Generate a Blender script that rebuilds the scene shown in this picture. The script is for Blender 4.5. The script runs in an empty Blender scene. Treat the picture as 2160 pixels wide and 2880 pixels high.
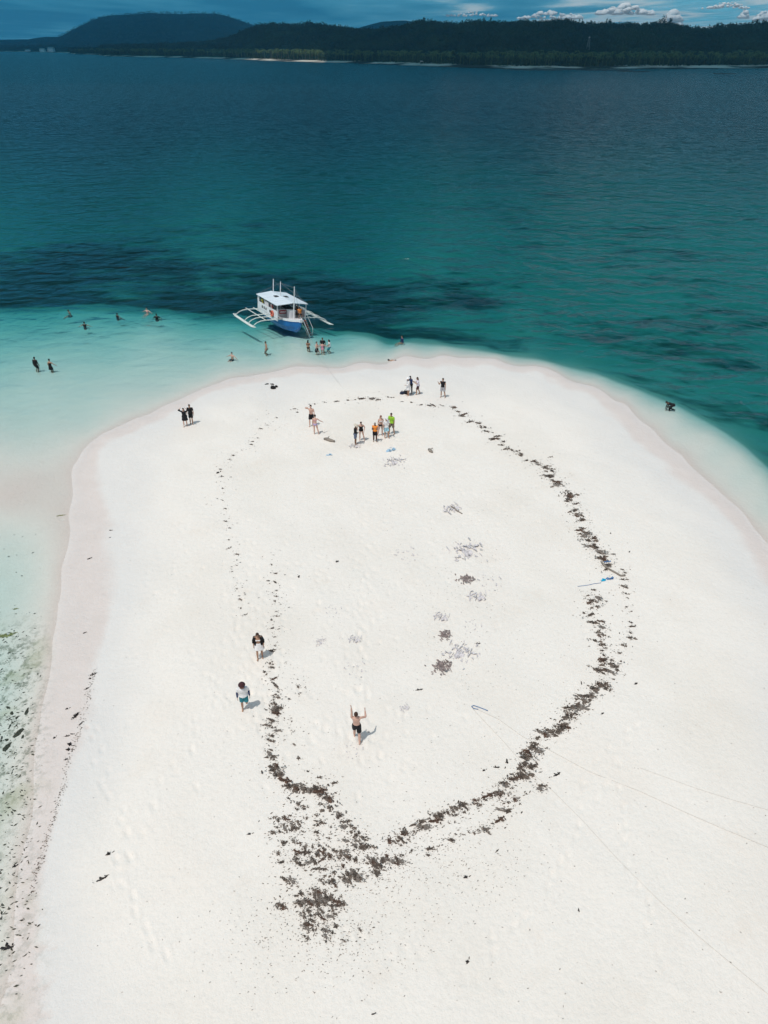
import bpy, bmesh, math, random
import numpy as np
from mathutils import Vector, Matrix, Euler

random.seed(7)
RNG = np.random.default_rng(11)
SC = bpy.context.scene
COL = SC.collection
R = math.radians

# ------------------------------------------------------------------ camera, sky, sun, exposure
CAM_H = 26.0
FPX = 2034.0                       # focal length in pixels of the 2160 x 2880 photograph
PITCH = math.atan((1440 - 127) / FPX)
cam_d = bpy.data.cameras.new('camera')
cam = bpy.data.objects.new('camera', cam_d)
COL.objects.link(cam)
cam.location = (0, 0, CAM_H)
cam.rotation_euler = (math.pi / 2 - PITCH, 0, 0)
cam_d.sensor_fit = 'VERTICAL'
cam_d.angle = 2 * math.atan(1440 / FPX)
cam_d.clip_start = 0.5
cam_d.clip_end = 160000
SC.camera = cam

SUN_EL, SHADOW_AZ = R(69), R(42)
SUN_STRENGTH = 2.36
SKY_STRENGTH = 0.05
VEIL = 0.33                         # white veil of high thin cloud over the blue
world = bpy.data.worlds.new('World')
SC.world = world
world.use_nodes = True
wn = world.node_tree
wn.nodes.clear()
w_out = wn.nodes.new('ShaderNodeOutputWorld')
w_bg = wn.nodes.new('ShaderNodeBackground')
w_sky = wn.nodes.new('ShaderNodeTexSky')
w_sky.sky_type = 'NISHITA'
w_sky.sun_disc = False
w_sky.sun_elevation = SUN_EL
w_sky.sun_rotation = R(228)
w_sky.air_density = 0.8
w_sky.dust_density = 2.0
w_sky.ozone_density = 0.5
w_bg.inputs['Strength'].default_value = SKY_STRENGTH
wn.links.new(w_sky.outputs[0], w_bg.inputs['Color'])
w_bg2 = wn.nodes.new('ShaderNodeBackground')
w_bg2.inputs['Color'].default_value = (1.0, 0.955, 0.89, 1)
w_bg2.inputs['Strength'].default_value = VEIL
w_add = wn.nodes.new('ShaderNodeAddShader')
wn.links.new(w_bg.outputs[0], w_add.inputs[0])
wn.links.new(w_bg2.outputs[0], w_add.inputs[1])
wn.links.new(w_add.outputs[0], w_out.inputs['Surface'])

sun_d = bpy.data.lights.new('sun', 'SUN')
sun_d.energy = SUN_STRENGTH
sun_d.angle = R(0.6)
sun_d.color = (1.0, 0.965, 0.91)
sun = bpy.data.objects.new('sun', sun_d)
COL.objects.link(sun)
SUN_TRAVEL = Vector((math.cos(SHADOW_AZ) * math.cos(SUN_EL), math.sin(SHADOW_AZ) * math.cos(SUN_EL), -math.sin(SUN_EL)))
sun.rotation_euler = SUN_TRAVEL.to_track_quat('-Z', 'Y').to_euler()

SC.view_settings.view_transform = 'Standard'
SC.view_settings.look = 'None'
SC.view_settings.exposure = 0.0
SC.view_settings.gamma = 1.0
SC.view_settings.use_curve_mapping = False
SC.render.engine = 'CYCLES'
cy = SC.cycles
cy.max_bounces = 8
cy.diffuse_bounces = 3
cy.glossy_bounces = 3
cy.transmission_bounces = 6
cy.transparent_max_bounces = 16
cy.volume_bounces = 1
cy.caustics_reflective = False
cy.caustics_refractive = False
cy.use_denoising = True
cy.sample_clamp_indirect = 4.0


# ------------------------------------------------------------------ helpers
def lin(r, g, b):
    f = lambda c: (c / 255 / 12.92) if c / 255 <= 0.04045 else ((c / 255 + 0.055) / 1.055) ** 2.4
    return (f(r), f(g), f(b))


def tag(o, label=None, cat=None, group=None, kind=None):
    if label: o['label'] = label
    if cat: o['category'] = cat
    if group: o['group'] = group
    if kind: o['kind'] = kind
    return o


def empty(name, loc=(0, 0, 0), rot=(0, 0, 0)):
    o = bpy.data.objects.new(name, None)
    COL.objects.link(o)
    o.location = loc
    o.rotation_euler = rot
    o.empty_display_size = 0.2
    return o


def mesh_obj(name, verts, faces, mat=None, parent=None, smooth=False):
    me = bpy.data.meshes.new(name)
    me.from_pydata([tuple(v) for v in verts], [], [tuple(int(i) for i in f) for f in faces])
    me.update()
    if smooth:
        me.shade_smooth()
    o = bpy.data.objects.new(name, me)
    COL.objects.link(o)
    if mat: me.materials.append(mat)
    if parent: o.parent = parent
    return o


def np_mesh(name, verts, tris, mat=None, parent=None, smooth=False):
    """fast triangle/quad mesh from numpy arrays"""
    me = bpy.data.meshes.new(name)
    verts = np.ascontiguousarray(verts, dtype=np.float32)
    tris = np.ascontiguousarray(tris, dtype=np.int32)
    k = tris.shape[1]
    me.vertices.add(len(verts))
    me.vertices.foreach_set('co', verts.ravel())
    me.loops.add(tris.size)
    me.loops.foreach_set('vertex_index', tris.ravel())
    me.polygons.add(len(tris))
    me.polygons.foreach_set('loop_start', np.arange(0, tris.size, k, dtype=np.int32))
    me.update(calc_edges=True)
    me.validate()
    if smooth: me.shade_smooth()
    o = bpy.data.objects.new(name, me)
    COL.objects.link(o)
    if mat: me.materials.append(mat)
    if parent: o.parent = parent
    return o


class MB:
    def __init__(self):
        self.v, self.f = [], []

    def add(self, vs, fs):
        b = len(self.v)
        self.v += [tuple(x) for x in vs]
        self.f += [tuple(i + b for i in f) for f in fs]
        return self

    def box(self, x0, x1, y0, y1, z0, z1):
        vs = [(x, y, z) for z in (z0, z1) for y in (y0, y1) for x in (x0, x1)]
        return self.add(vs, [(0, 2, 3, 1), (4, 5, 7, 6), (0, 1, 5, 4), (2, 6, 7, 3), (0, 4, 6, 2), (1, 3, 7, 5)])

    def tube(self, pts, rad, n=8, cap=True):
        pts = [Vector(p) for p in pts]
        if not hasattr(rad, '__len__'): rad = [rad] * len(pts)
        vs, fs = [], []
        for i, p in enumerate(pts):
            t = (pts[min(i + 1, len(pts) - 1)] - pts[max(i - 1, 0)]).normalized()
            a = t.orthogonal().normalized() if abs(t.z) > 0.9 else Vector((-t.y, t.x, 0)).normalized()
            b = t.cross(a).normalized()
            for k in range(n):
                an = 2 * math.pi * k / n
                vs.append(p + (a * math.cos(an) + b * math.sin(an)) * rad[i])
        for i in range(len(pts) - 1):
            for k in range(n):
                fs.append((i * n + k, i * n + (k + 1) % n, (i + 1) * n + (k + 1) % n, (i + 1) * n + k))
        if cap:
            fs.append(tuple(range(n - 1, -1, -1)))
            fs.append(tuple((len(pts) - 1) * n + k for k in range(n)))
        return self.add(vs, fs)

    def loft(self, secs, n=14, cap=True):
        """secs: list of (centre, xaxis, yaxis, rx, ry)"""
        vs, fs = [], []
        for c, ax, ay, rx, ry in secs:
            for k in range(n):
                an = 2 * math.pi * k / n
                vs.append(c + ax * (rx * math.cos(an)) + ay * (ry * math.sin(an)))
        for i in range(len(secs) - 1):
            for k in range(n):
                fs.append((i * n + k, i * n + (k + 1) % n, (i + 1) * n + (k + 1) % n, (i + 1) * n + k))
        if cap:
            fs.append(tuple(range(n - 1, -1, -1)))
            fs.append(tuple((len(secs) - 1) * n + k for k in range(n)))
        return self.add(vs, fs)

    def ell(self, c, ax, ay, az, rx, ry, rz, n=12, m=8):
        secs = []
        for i in range(m + 1):
            th = math.pi * (0.02 + 0.96 * i / m)
            secs.append((c - az * (rz * math.cos(th)), ax, ay, rx * math.sin(th), ry * math.sin(th)))
        return self.loft(secs, n)

    def build(self, name, mat, parent=None, smooth=False):
        return mesh_obj(name, self.v, self.f, mat, parent, smooth)


def new_mat(name):
    m = bpy.data.materials.new(name)
    m.use_nodes = True
    nt = m.node_tree
    return m, nt, nt.nodes['Principled BSDF'], nt.nodes['Material Output']


_MC = {}


def mat(name, col, rough=0.7, var=0.12, scale=6.0, bump=0.0, spec=0.3, metal=0.0):
    """procedural paint / cloth / skin: base colour with noise variation"""
    if name in _MC: return _MC[name]
    m, nt, bs, out = new_mat(name)
    N, L = nt.nodes, nt.links
    tc = N.new('ShaderNodeTexCoord')
    nz = N.new('ShaderNodeTexNoise')
    nz.inputs['Scale'].default_value = scale
    nz.inputs['Detail'].default_value = 4
    L.new(tc.outputs['Object'], nz.inputs['Vector'])
    cr = N.new('ShaderNodeValToRGB')
    c = np.array(col)
    cr.color_ramp.elements[0].position = 0.3
    cr.color_ramp.elements[1].position = 0.7
    cr.color_ramp.elements[0].color = (*np.clip(c * (1 - var), 0, 1), 1)
    cr.color_ramp.elements[1].color = (*np.clip(c * (1 + var), 0, 1), 1)
    L.new(nz.outputs['Fac'], cr.inputs['Fac'])
    L.new(cr.outputs['Color'], bs.inputs['Base Color'])
    bs.inputs['Roughness'].default_value = rough
    bs.inputs['Specular IOR Level'].default_value = spec
    bs.inputs['Metallic'].default_value = metal
    if bump:
        bp = N.new('ShaderNodeBump')
        bp.inputs['Strength'].default_value = bump
        bp.inputs['Distance'].default_value = 0.02
        L.new(nz.outputs['Fac'], bp.inputs['Height'])
        L.new(bp.outputs['Normal'], bs.inputs['Normal'])
    _MC[name] = m
    return m


CP_, SP_ = math.cos(PITCH), math.sin(PITCH)


def ray(u, v):
    dx, dy = (u - 1080) / FPX, -(v - 1440) / FPX
    return dx, CP_ + dy * SP_, -SP_ + dy * CP_


def g0(u, v, z=0.0):
    dx, dy, dz = ray(u, v)
    t = (CAM_H - z) / -dz
    return dx * t, dy * t


def to_px(x, y, z):
    zc = y * CP_ - (z - CAM_H) * SP_
    zc = np.maximum(zc, 0.5)
    yc = y * SP_ + (z - CAM_H) * CP_
    return 1080 + FPX * x / zc, 1440 - FPX * yc / zc


def vnoise(x, y, seed=0):
    xi, yi = np.floor(x).astype(np.int64), np.floor(y).astype(np.int64)
    fx, fy = x - xi, y - yi
    fx, fy = fx * fx * (3 - 2 * fx), fy * fy * (3 - 2 * fy)

    def h(a, b):
        n = (a * 374761393 + b * 668265263 + seed * 974711) & 0x7fffffff
        n = ((n ^ (n >> 13)) * 1274126177) & 0x7fffffff
        return ((n ^ (n >> 16)) & 0xffff) / 65535.0
    return (h(xi, yi) * (1 - fx) + h(xi + 1, yi) * fx) * (1 - fy) + (h(xi, yi + 1) * (1 - fx) + h(xi + 1, yi + 1) * fx) * fy


def fbm(x, y, seed=0, o=4):
    s, a, t = 0, .5, 0
    for k in range(o):
        s = s + a * vnoise(x * 2 ** k, y * 2 ** k, seed + k); t += a; a *= .5
    return s / t


# ------------------------------------------------------------------ the island and sea floor as one height field
def contour(z, pts): return [(u, v, z) for u, v in pts]


CTRL = []
DRY = [(245, 1440), (228, 1395), (236, 1340), (243, 1290), (310, 1232), (400, 1196), (480, 1156), (560, 1117), (640, 1086), (760, 1068), (900, 1048),
       (1030, 1038), (1120, 1033), (1200, 1030), (1265, 1028), (1330, 1029), (1400, 1035), (1480, 1050), (1540, 1068), (1600, 1091), (1700, 1143), (1767, 1193), (1822, 1248), (1894, 1322), (1989, 1396),
       (2072, 1476), (2122, 1548), (2160, 1610), (2230, 1700), (2280, 1900), (2300, 2200), (2300, 2600), (2300, 3300),
       (246, 1500), (258, 1600), (260, 1700), (252, 1800), (225, 1860), (200, 1930), (196, 2000), (175, 2100), (150, 2200), (138, 2300), (110, 2400), (98, 2500),
       (100, 2600), (100, 2700), (90, 2880), (60, 3200)]
DRY = [(u + 30, v) if u < 300 and 1280 < v < 2150 else (u, v) for u, v in DRY]
CTRL += contour(0.12, DRY)
WET = [(310, 1212), (400, 1172), (500, 1126), (640, 1066), (770, 1046), (900, 1030), (1000, 1021), (1100, 1014), (1200, 1008), (1270, 1005), (1330, 1005), (1400, 1010), (1500, 1028), (1570, 1048), (1650, 1082), (1730, 1130), (1800, 1185), (1950, 1315),
       (2080, 1432), (2160, 1530), (2250, 1600), (2330, 1800), (2380, 2200), (2380, 3200),
       (188, 1500), (174, 1600), (168, 1700), (152, 1800), (146, 1900), (118, 2000), (94, 2100), (88, 2200), (86, 2300), (58, 2400), (48, 2500), (45, 2600), (42, 2700), (20, 2800), (-8, 2880), (-40, 3200)]
CTRL += contour(0.0, WET)
CTRL += contour(-0.03, [(200, 1300), (190, 1380), (150, 1420), (120, 1340), (50, 1350), (30, 1410), (-100, 1380), (-300, 1380)])
CTRL += [(60, 1245, -.20), (200, 1235, -.12), (60, 1185, -.35), (240, 1180, -.28), (100, 1100, -.42), (102, 1032, -.52), (300, 1050, -.45), (300, 1000, -.66), (237, 914, -1.05), (420, 882, -1.15),
         (100, 890, -1.4), (300, 850, -1.6), (500, 868, -1.45), (600, 1000, -.5), (450, 1080, -.33), (560, 1060, -.25), (750, 983, -.56), (800, 945, -.62), (840, 925, -.70), (770, 915, -.88), (890, 980, -.52), (650, 915, -1.05),
         (1000, 965, -.55), (1060, 940, -.8), (940, 950, -.85), (880, 930, -.80), (1050, 985, -.33), (1130, 953, -.55), (1086, 1012, -.10), (960, 1003, -.32), (980, 910, -1.2), (1200, 985, -.25), (-200, 1100, -.55), (-200, 900, -1.4), (-500, 1200, -.5), (-500, 900, -1.6)]
CTRL += [(50, 1520, -.22), (60, 1650, -.28), (0, 1780, -.32), (30, 1900, -.30), (0, 2050, -.30), (-5, 2250, -.22), (-20, 2450, -.18), (-20, 2650, -.15), (-200, 1700, -.5), (-250, 2100, -.5), (-300, 2600, -.5), (-600, 1600, -.8), (-600, 2400, -.8), (-600, 3200, -.8)]
DLINE = np.array([(-900, 815), (0, 832), (200, 828), (420, 840), (560, 855), (700, 868), (860, 890), (960, 905), (1100, 930), (1250, 952), (1400, 976), (1545, 999), (1684, 1032), (1795, 1071), (1905, 1112), (2016, 1168), (2105, 1226), (2160, 1276), (2300, 1420), (2420, 1650), (2520, 2000), (2700, 2600), (3200, 3200)], float)
_wl = np.array([p for p in WET[:20]], float)
for u, v in DLINE[1:19]:
    gap = np.interp(u, _wl[:, 0], _wl[:, 1]) - v          # width of the shelf between the drop-off and the waterline
    if u < 950:
        CTRL += [(u, v + 4, -1.80), (u, v - 30, -2.25)]
    elif u < 1200:
        CTRL += [(u, v + 6, -1.35), (u + 10, v - 26, -2.0)]
    else:
        CTRL += [(u, v + gap * .50, -.20), (u, v + gap * .12, -.58), (u + 20, v - 42, -1.85)]
CTRL += [(1760, 1115, -.10), (1900, 1210, -.17), (1900, 1165, -.23), (2000, 1280, -.18), (2000, 1220, -.24), (2080, 1340, -.2), (2080, 1270, -.26), (2150, 1420, -.2), (2150, 1350, -.25)]
for v, z in ((740, -2.1), (660, -2.0), (580, -2.0), (480, -2.1), (380, -2.4), (290, -3.0), (215, -4.5)):
    CTRL += [(u, v, z) for u in (-600, 0, 600, 1200, 1800, 2500)]
CTRL += [(1500, 860, -2.2), (1900, 950, -2.4), (2160, 1100, -2.5), (2500, 1300, -3.0), (2800, 1700, -3.0), (2900, 2400, -3.0), (2500, 1000, -3.0)]
CTRL += [(1080, 1300, .5), (700, 1300, .5), (1500, 1500, .52), (500, 1500, .45), (600, 2000, .6), (1080, 1800, .72), (1080, 2200, .66), (1600, 2300, .6), (1950, 1900, .5), (1000, 2700, .6),
         (400, 2300, .52), (300, 2750, .36), (1600, 2800, .6), (1080, 3300, .6), (2100, 2600, .5), (400, 1330, .3), (1300, 1120, .34), (800, 1140, .34), (1700, 1300, .34), (1950, 1500, .34), (400, 1800, .4)]
CTRL = np.array(CTRL)
_C = CTRL[:, :2] / 1000.0


def _phi(d2):
    return 0.5 * d2 * np.log(d2 + 1e-12)


_n = len(_C)
_K = _phi(((_C[:, None] - _C[None]) ** 2).sum(-1)) + np.eye(_n) * 2e-4
_Pm = np.c_[np.ones(_n), _C]
_A = np.block([[_K, _Pm], [_Pm.T, np.zeros((3, 3))]])
_W = np.linalg.solve(_A, np.r_[CTRL[:, 2], np.zeros(3)])


def hgt_uv(u, v):
    q = np.c_[np.clip(u, -700, 3000), np.clip(v, 190, 3350)] / 1000.0
    out = np.empty(len(q))
    for s in range(0, len(q), 20000):
        b = q[s:s + 20000]
        d2 = ((b[:, None] - _C[None]) ** 2).sum(-1)
        out[s:s + 20000] = _phi(d2) @ _W[:_n] + _W[_n] + b @ _W[_n + 1:]
    return np.clip(out, -6.0, 0.78)


def undul(x, y):
    return (0.022 * np.sin(x * .55 + 1.1 * np.sin(y * .31)) * np.sin(y * .42 + .8 * np.sin(x * .23)) + 0.012 * np.sin(x * 1.7 + y * .9 + 1.3 * np.sin(y * .8)))


def hgt(x, y):
    x = np.atleast_1d(np.asarray(x, float)); y = np.atleast_1d(np.asarray(y, float))
    u, v = to_px(x, np.maximum(y, 1.0), 0.0)
    z = hgt_uv(u, v)
    return z + undul(x, y) * np.clip(z * 3 + .5, 0.15, 1)


def gz(x, y): return float(hgt(x, y)[0])


def place(u, v):
    """ground point seen at a spot of the beach (on sand or sea floor)"""
    z = 0.4
    for _ in range(4):
        x, y = g0(u, v, z)
        z = gz(x, y)
    return x, y, z


# polar grid, finer near the beach
rr = [1.5]
while rr[-1] < 9500:
    r = rr[-1]
    rr.append(r + (0.16 if r < 45 else 0.16 + (r - 45) * 0.012))
rr = np.array(rr)
aa = np.radians(np.concatenate([np.linspace(-85, -38, 40, endpoint=False), np.linspace(-38, 38, 430, endpoint=False), np.linspace(38, 85, 41)]))
RRg, AAg = np.meshgrid(rr, aa, indexing='ij')
GX, GY = (RRg * np.sin(AAg)).ravel(), (RRg * np.cos(AAg)).ravel()
GZ = hgt(GX, GY)
# footprints pressed into the sand
foot = []


def trail(p0, p1, step=0.62, jit=0.18, wid=0.13):
    p0, p1 = np.array(p0), np.array(p1)
    L = np.linalg.norm(p1 - p0); d = (p1 - p0) / L; nrm = np.array([-d[1], d[0]])
    for i in range(int(L / step)):
        c = p0 + d * (i * step) + nrm * (wid if i % 2 else -wid) + RNG.normal(0, jit, 2)
        foot.append((c[0], c[1], math.atan2(d[1], d[0]) + RNG.normal(0, .2)))


def gp(u, v): return place(u, v)[:2]


for a, b in [((80, 2880), (110, 2560)), ((40, 2880), (70, 2640)), ((110, 2900), (130, 2540)), ((60, 2800), (160, 2620)), ((150, 2880), (120, 2500)),
             ((690, 1994), (660, 1600)), ((735, 1850), (700, 1500)), ((1002, 2082), (1040, 1500)), ((1012, 2090), (1030, 1290)), ((540, 1195), (900, 1130)), ((525, 1198), (780, 1095)),
             ((900, 2600), (1500, 2800)), ((300, 2500), (560, 2050)), ((560, 2050), (680, 1700)), ((1400, 2700), (1800, 2000)), ((1000, 1300), (1150, 1120)), ((420, 2700), (250, 2000)), ((1900, 2800), (1700, 2100))]:
    trail(gp(*a), gp(*b))
# trampled ground around the visitors and across the middle
for cu, cv, su_, sv_, n_ in [(1060, 1232, 110, 14, 140), (1170, 1112, 70, 8, 60), (885, 1212, 40, 12, 40), (1000, 1600, 260, 160, 140), (1000, 2050, 120, 70, 50), (720, 1920, 50, 90, 60), (1400, 1400, 180, 120, 80), (500, 1600, 160, 220, 60)]:
    for _ in range(n_):
        fx_, fy_ = gp(cu + RNG.normal(0, su_), min(max(cv + RNG.normal(0, sv_), 1090), 2870))
        foot.append((fx_, fy_, RNG.uniform(0, 6.28)))
near = (RRg.ravel() < 60)
nx, ny = GX[near], GY[near]
dz = np.zeros(near.sum())
order = np.argsort(ny)
sy = ny[order]
for fx, fy, fa in foot:
    lo, hi = np.searchsorted(sy, [fy - .4, fy + .4])
    idx = order[lo:hi]
    ddx, ddy = nx[idx] - fx, ny[idx] - fy
    a = ddx * math.cos(fa) + ddy * math.sin(fa)
    b = -ddx * math.sin(fa) + ddy * math.cos(fa)
    q = (a / .19) ** 2 + (b / .11) ** 2
    dz[idx] += -0.046 * np.exp(-q) + 0.016 * np.exp(-((np.sqrt(q) - 1.5) / .5) ** 2)
GZ[near] += dz
nr, na = len(rr), len(aa)
ii, jj = np.meshgrid(np.arange(nr - 1), np.arange(na - 1), indexing='ij')
q0 = (ii * na + jj).ravel()
quads = np.c_[q0, q0 + 1, q0 + na + 1, q0 + na][:, ::-1]

# sea-grass cover and shallow algae masks as point attributes
GU, GV = to_px(GX, np.maximum(GY, 1.0), 0.0)
dv = np.interp(GU, DLINE[:, 0], DLINE[:, 1])
sd = dv - GV
sd = sd + (26 * (fbm(GX / 9.0, GY / 9.0, 31) - .5) + 16 * (fbm(GX / 2.6, GY / 2.6, 37) - .5)) * np.interp(GU, [800, 1300], [1, .35])
edge = np.clip(sd / 40.0 + 0.40, 0, 1)
dens = np.interp(np.clip(sd, 0, 900), [0, 20, 110, 170, 260, 400, 900], [.56, .66, .60, .47, .40, .36, .34])
right = np.clip((GU - 850) / 600, 0, 1)
dens = dens * (1 - right) + right * np.interp(np.clip(sd, 0, 900), [0, 30, 200, 400, 900], [.36, .44, .46, .44, .38])
grass = edge * dens
grass[sd < -18] = 0
algae = np.clip((165 - GU) / 100, 0, 1) * np.clip((GV - 1700) / 120, 0, 1) * np.clip((2450 - GV) / 300, .45, 1)


def sand_material():
    m, nt, bs, out = new_mat('coral_sand')
    N, L = nt.nodes, nt.links

    def math_(op, a, b=None, clamp=False):
        n = N.new('ShaderNodeMath'); n.operation = op; n.use_clamp = clamp
        for i, x in enumerate((a, b)):
            if x is None: continue
            if isinstance(x, (int, float)): n.inputs[i].default_value = x
            else: L.new(x, n.inputs[i])
        return n.outputs[0]

    def noise(scale, detail=4, rough=.55, vec=None):
        n = N.new('ShaderNodeTexNoise')
        n.inputs['Scale'].default_value = scale
        n.inputs['Detail'].default_value = detail
        n.inputs['Roughness'].default_value = rough
        L.new(vec if vec is not None else tc.outputs['Object'], n.inputs['Vector'])
        return n.outputs['Fac']

    def ramp(fac, stops):
        n = N.new('ShaderNodeValToRGB')
        el = n.color_ramp.elements
        while len(el) < len(stops): el.new(0.5)
        for e, (p, c) in zip(el, stops):
            e.position = p; e.color = (*c, 1) if len(c) == 3 else c
        L.new(fac, n.inputs['Fac'])
        return n.outputs['Color']

    def mix(fac, a, b):
        n = N.new('ShaderNodeMix'); n.data_type = 'RGBA'
        if isinstance(fac, (int, float)): n.inputs[0].default_value = fac
        else: L.new(fac, n.inputs[0])
        for i, x in ((6, a), (7, b)):
            if isinstance(x, tuple): n.inputs[i].default_value = (*x, 1)
            else: L.new(x, n.inputs[i])
        return n.outputs[2]

    def maprange(x, a, b, c=0., d=1.):
        n = N.new('ShaderNodeMapRange'); n.interpolation_type = 'SMOOTHSTEP'
        L.new(x, n.inputs['Value'])
        for k, val in zip(('From Min', 'From Max', 'To Min', 'To Max'), (a, b, c, d)): n.inputs[k].default_value = val
        return n.outputs[0]

    tc = N.new('ShaderNodeTexCoord')
    sep = N.new('ShaderNodeSeparateXYZ')
    L.new(tc.outputs['Object'], sep.inputs[0])
    z = sep.outputs['Z']
    st = N.new('ShaderNodeMapping')                      # streaky coordinates for sea-floor patches
    st.inputs['Scale'].default_value = (.6, 1.0, 1.0)
    st.inputs['Rotation'].default_value = (0, 0, R(-9))
    L.new(tc.outputs['Object'], st.inputs['Vector'])
    n_big = noise(.16, 4)
    n_mid = noise(.9, 5)
    n_fine = noise(7.0, 4)
    # height above water with a ragged limit
    zz = math_('ADD', z, math_('MULTIPLY', math_('SUBTRACT', n_big, .5), .07))
    zz = math_('ADD', zz, math_('MULTIPLY', math_('SUBTRACT', n_mid, .5), .03))
    dry = ramp(n_big, [(.3, (.785, .735, .668)), (.55, (.828, .782, .722)), (.8, (.808, .745, .672))])
    dry = mix(math_('MULTIPLY', maprange(n_fine, .45, .75), .20), dry, (.60, .57, .53))
    blot = maprange(noise(.42, 5, .6), .56, .78)          # faint warm blotches in the dry sand
    dry = mix(math_('MULTIPLY', blot, .42), dry, (.74, .665, .585))
    damp = mix(n_mid, (.70, .675, .645), (.74, .72, .69))
    wet = mix(n_mid, (.64, .575, .535), (.72, .655, .62))
    col = mix(maprange(zz, .18, .50), damp, dry)
    col = mix(maprange(zz, .115, .185), wet, col)
    under = mix(n_mid, (.78, .745, .70), (.85, .82, .775))
    col = mix(maprange(zz, -.12, .06), under, col)
    # algae and rubble speckle in the shallow lagoon
    at = N.new('ShaderNodeAttribute'); at.attribute_name = 'algae'
    spk = math_('MULTIPLY', maprange(noise(2.6, 6, .7), .47, .64), at.outputs['Fac'])
    col = mix(math_('MULTIPLY', spk, .75), col, (.15, .17, .12))
    grn = math_('MULTIPLY', maprange(noise(.35, 3, .5), .52, .70), at.outputs['Fac'])
    col = mix(math_('MULTIPLY', grn, .60), col, (.36, .38, .20))
    # sea grass beds
    ag = N.new('ShaderNodeAttribute'); ag.attribute_name = 'grass'
    pn = math_('ADD', math_('MULTIPLY', noise(.055, 5, .62, st.outputs[0]), .62), math_('MULTIPLY', noise(.30, 5, .65, st.outputs[0]), .38))
    thr = math_('SUBTRACT', math_('ADD', pn, ag.outputs['Fac']), 1.0)
    gm = maprange(thr, -.07, .07)
    gm = math_('MULTIPLY', gm, maprange(ag.outputs['Fac'], .02, .2))
    gcol = mix(noise(1.2, 4), (.016, .036, .030), (.045, .080, .062))
    sea_sand = mix(maprange(ag.outputs['Fac'], .02, .25), col, (.37, .47, .42))
    col = mix(gm, sea_sand, gcol)
    L.new(col, bs.inputs['Base Color'])
    rg = maprange(zz, .0, .14, .38, .92)
    L.new(rg, bs.inputs['Roughness'])
    bs.inputs['Specular IOR Level'].default_value = .25
    b1 = N.new('ShaderNodeBump'); b1.inputs['Strength'].default_value = .50; b1.inputs['Distance'].default_value = .10
    L.new(math_('ADD', math_('MULTIPLY', noise(3.2, 6, .65), 1.0), math_('MULTIPLY', noise(14, 3), .25)), b1.inputs['Height'])
    L.new(b1.outputs['Normal'], bs.inputs['Normal'])
    return m


sand = np_mesh('sand', np.c_[GX, GY, GZ], quads, sand_material(), smooth=True)
tag(sand, 'white coral sand island shelving under turquoise water', kind='structure')
for nm, arr in (('grass', grass), ('algae', algae)):
    a = sand.data.attributes.new(nm, 'FLOAT', 'POINT')
    a.data.foreach_set('value', arr.astype(np.float32))


# ------------------------------------------------------------------ sea
def sea_material():
    m = bpy.data.materials.new('sea_water'); m.use_nodes = True
    nt = m.node_tree; N, L = nt.nodes, nt.links
    N.clear()
    out = N.new('ShaderNodeOutputMaterial')
    tc = N.new('ShaderNodeTexCoord')

    def noise(scale, sx, sy, rot, detail, rough=.55, dist=0.0):
        mp = N.new('ShaderNodeMapping')
        mp.inputs['Scale'].default_value = (sx, sy, 1)
        mp.inputs['Rotation'].default_value = (0, 0, R(rot))
        L.new(tc.outputs['Object'], mp.inputs['Vector'])
        n = N.new('ShaderNodeTexNoise')
        n.inputs['Scale'].default_value = scale
        n.inputs['Detail'].default_value = detail
        n.inputs['Roughness'].default_value = rough
        n.inputs['Distortion'].default_value = dist
        L.new(mp.outputs[0], n.inputs['Vector'])
        return n.outputs['Fac']

    hs = [(noise(.26, .75, 1.0, 9, 1.5, .5, .4), 1.5), (noise(.62, .75, 1.0, -14, 2, .5, .4), 0.72), (noise(.05, .6, 1.0, 14, 2), 2.0), (noise(2.2, .8, 1.0, 5, 2), 0.08)]
    acc = None
    for o, k in hs:
        mu = N.new('ShaderNodeMath'); mu.operation = 'MULTIPLY'; mu.inputs[1].default_value = k
        L.new(o, mu.inputs[0])
        if acc is None: acc = mu.outputs[0]
        else:
            ad = N.new('ShaderNodeMath'); ad.operation = 'ADD'
            L.new(acc, ad.inputs[0]); L.new(mu.outputs[0], ad.inputs[1]); acc = ad.outputs[0]
    # calmer in the lee of the island: wave height follows the water depth
    av = N.new('ShaderNodeAttribute'); av.attribute_name = 'swell'
    bp = N.new('ShaderNodeBump')
    bp.inputs['Distance'].default_value = 1.0
    L.new(av.outputs['Fac'], bp.inputs['Strength'])
    L.new(acc, bp.inputs['Height'])
    fr = N.new('ShaderNodeFresnel'); fr.inputs['IOR'].default_value = 1.33
    L.new(bp.outputs['Normal'], fr.inputs['Normal'])
    gl = N.new('ShaderNodeBsdfGlossy'); gl.inputs['Roughness'].default_value = .16
    L.new(bp.outputs['Normal'], gl.inputs['Normal'])
    tr = N.new('ShaderNodeBsdfTransparent')
    mx = N.new('ShaderNodeMixShader')
    L.new(fr.outputs[0], mx.inputs[0]); L.new(tr.outputs[0], mx.inputs[1]); L.new(gl.outputs[0], mx.inputs[2])
    L.new(mx.outputs[0], out.inputs['Surface'])
    va = N.new('ShaderNodeVolumeAbsorption')
    va.inputs['Color'].default_value = (.655, .903, .908, 1)
    va.inputs['Density'].default_value = 1.0
    L.new(va.outputs[0], out.inputs['Volume'])
    return m


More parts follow.
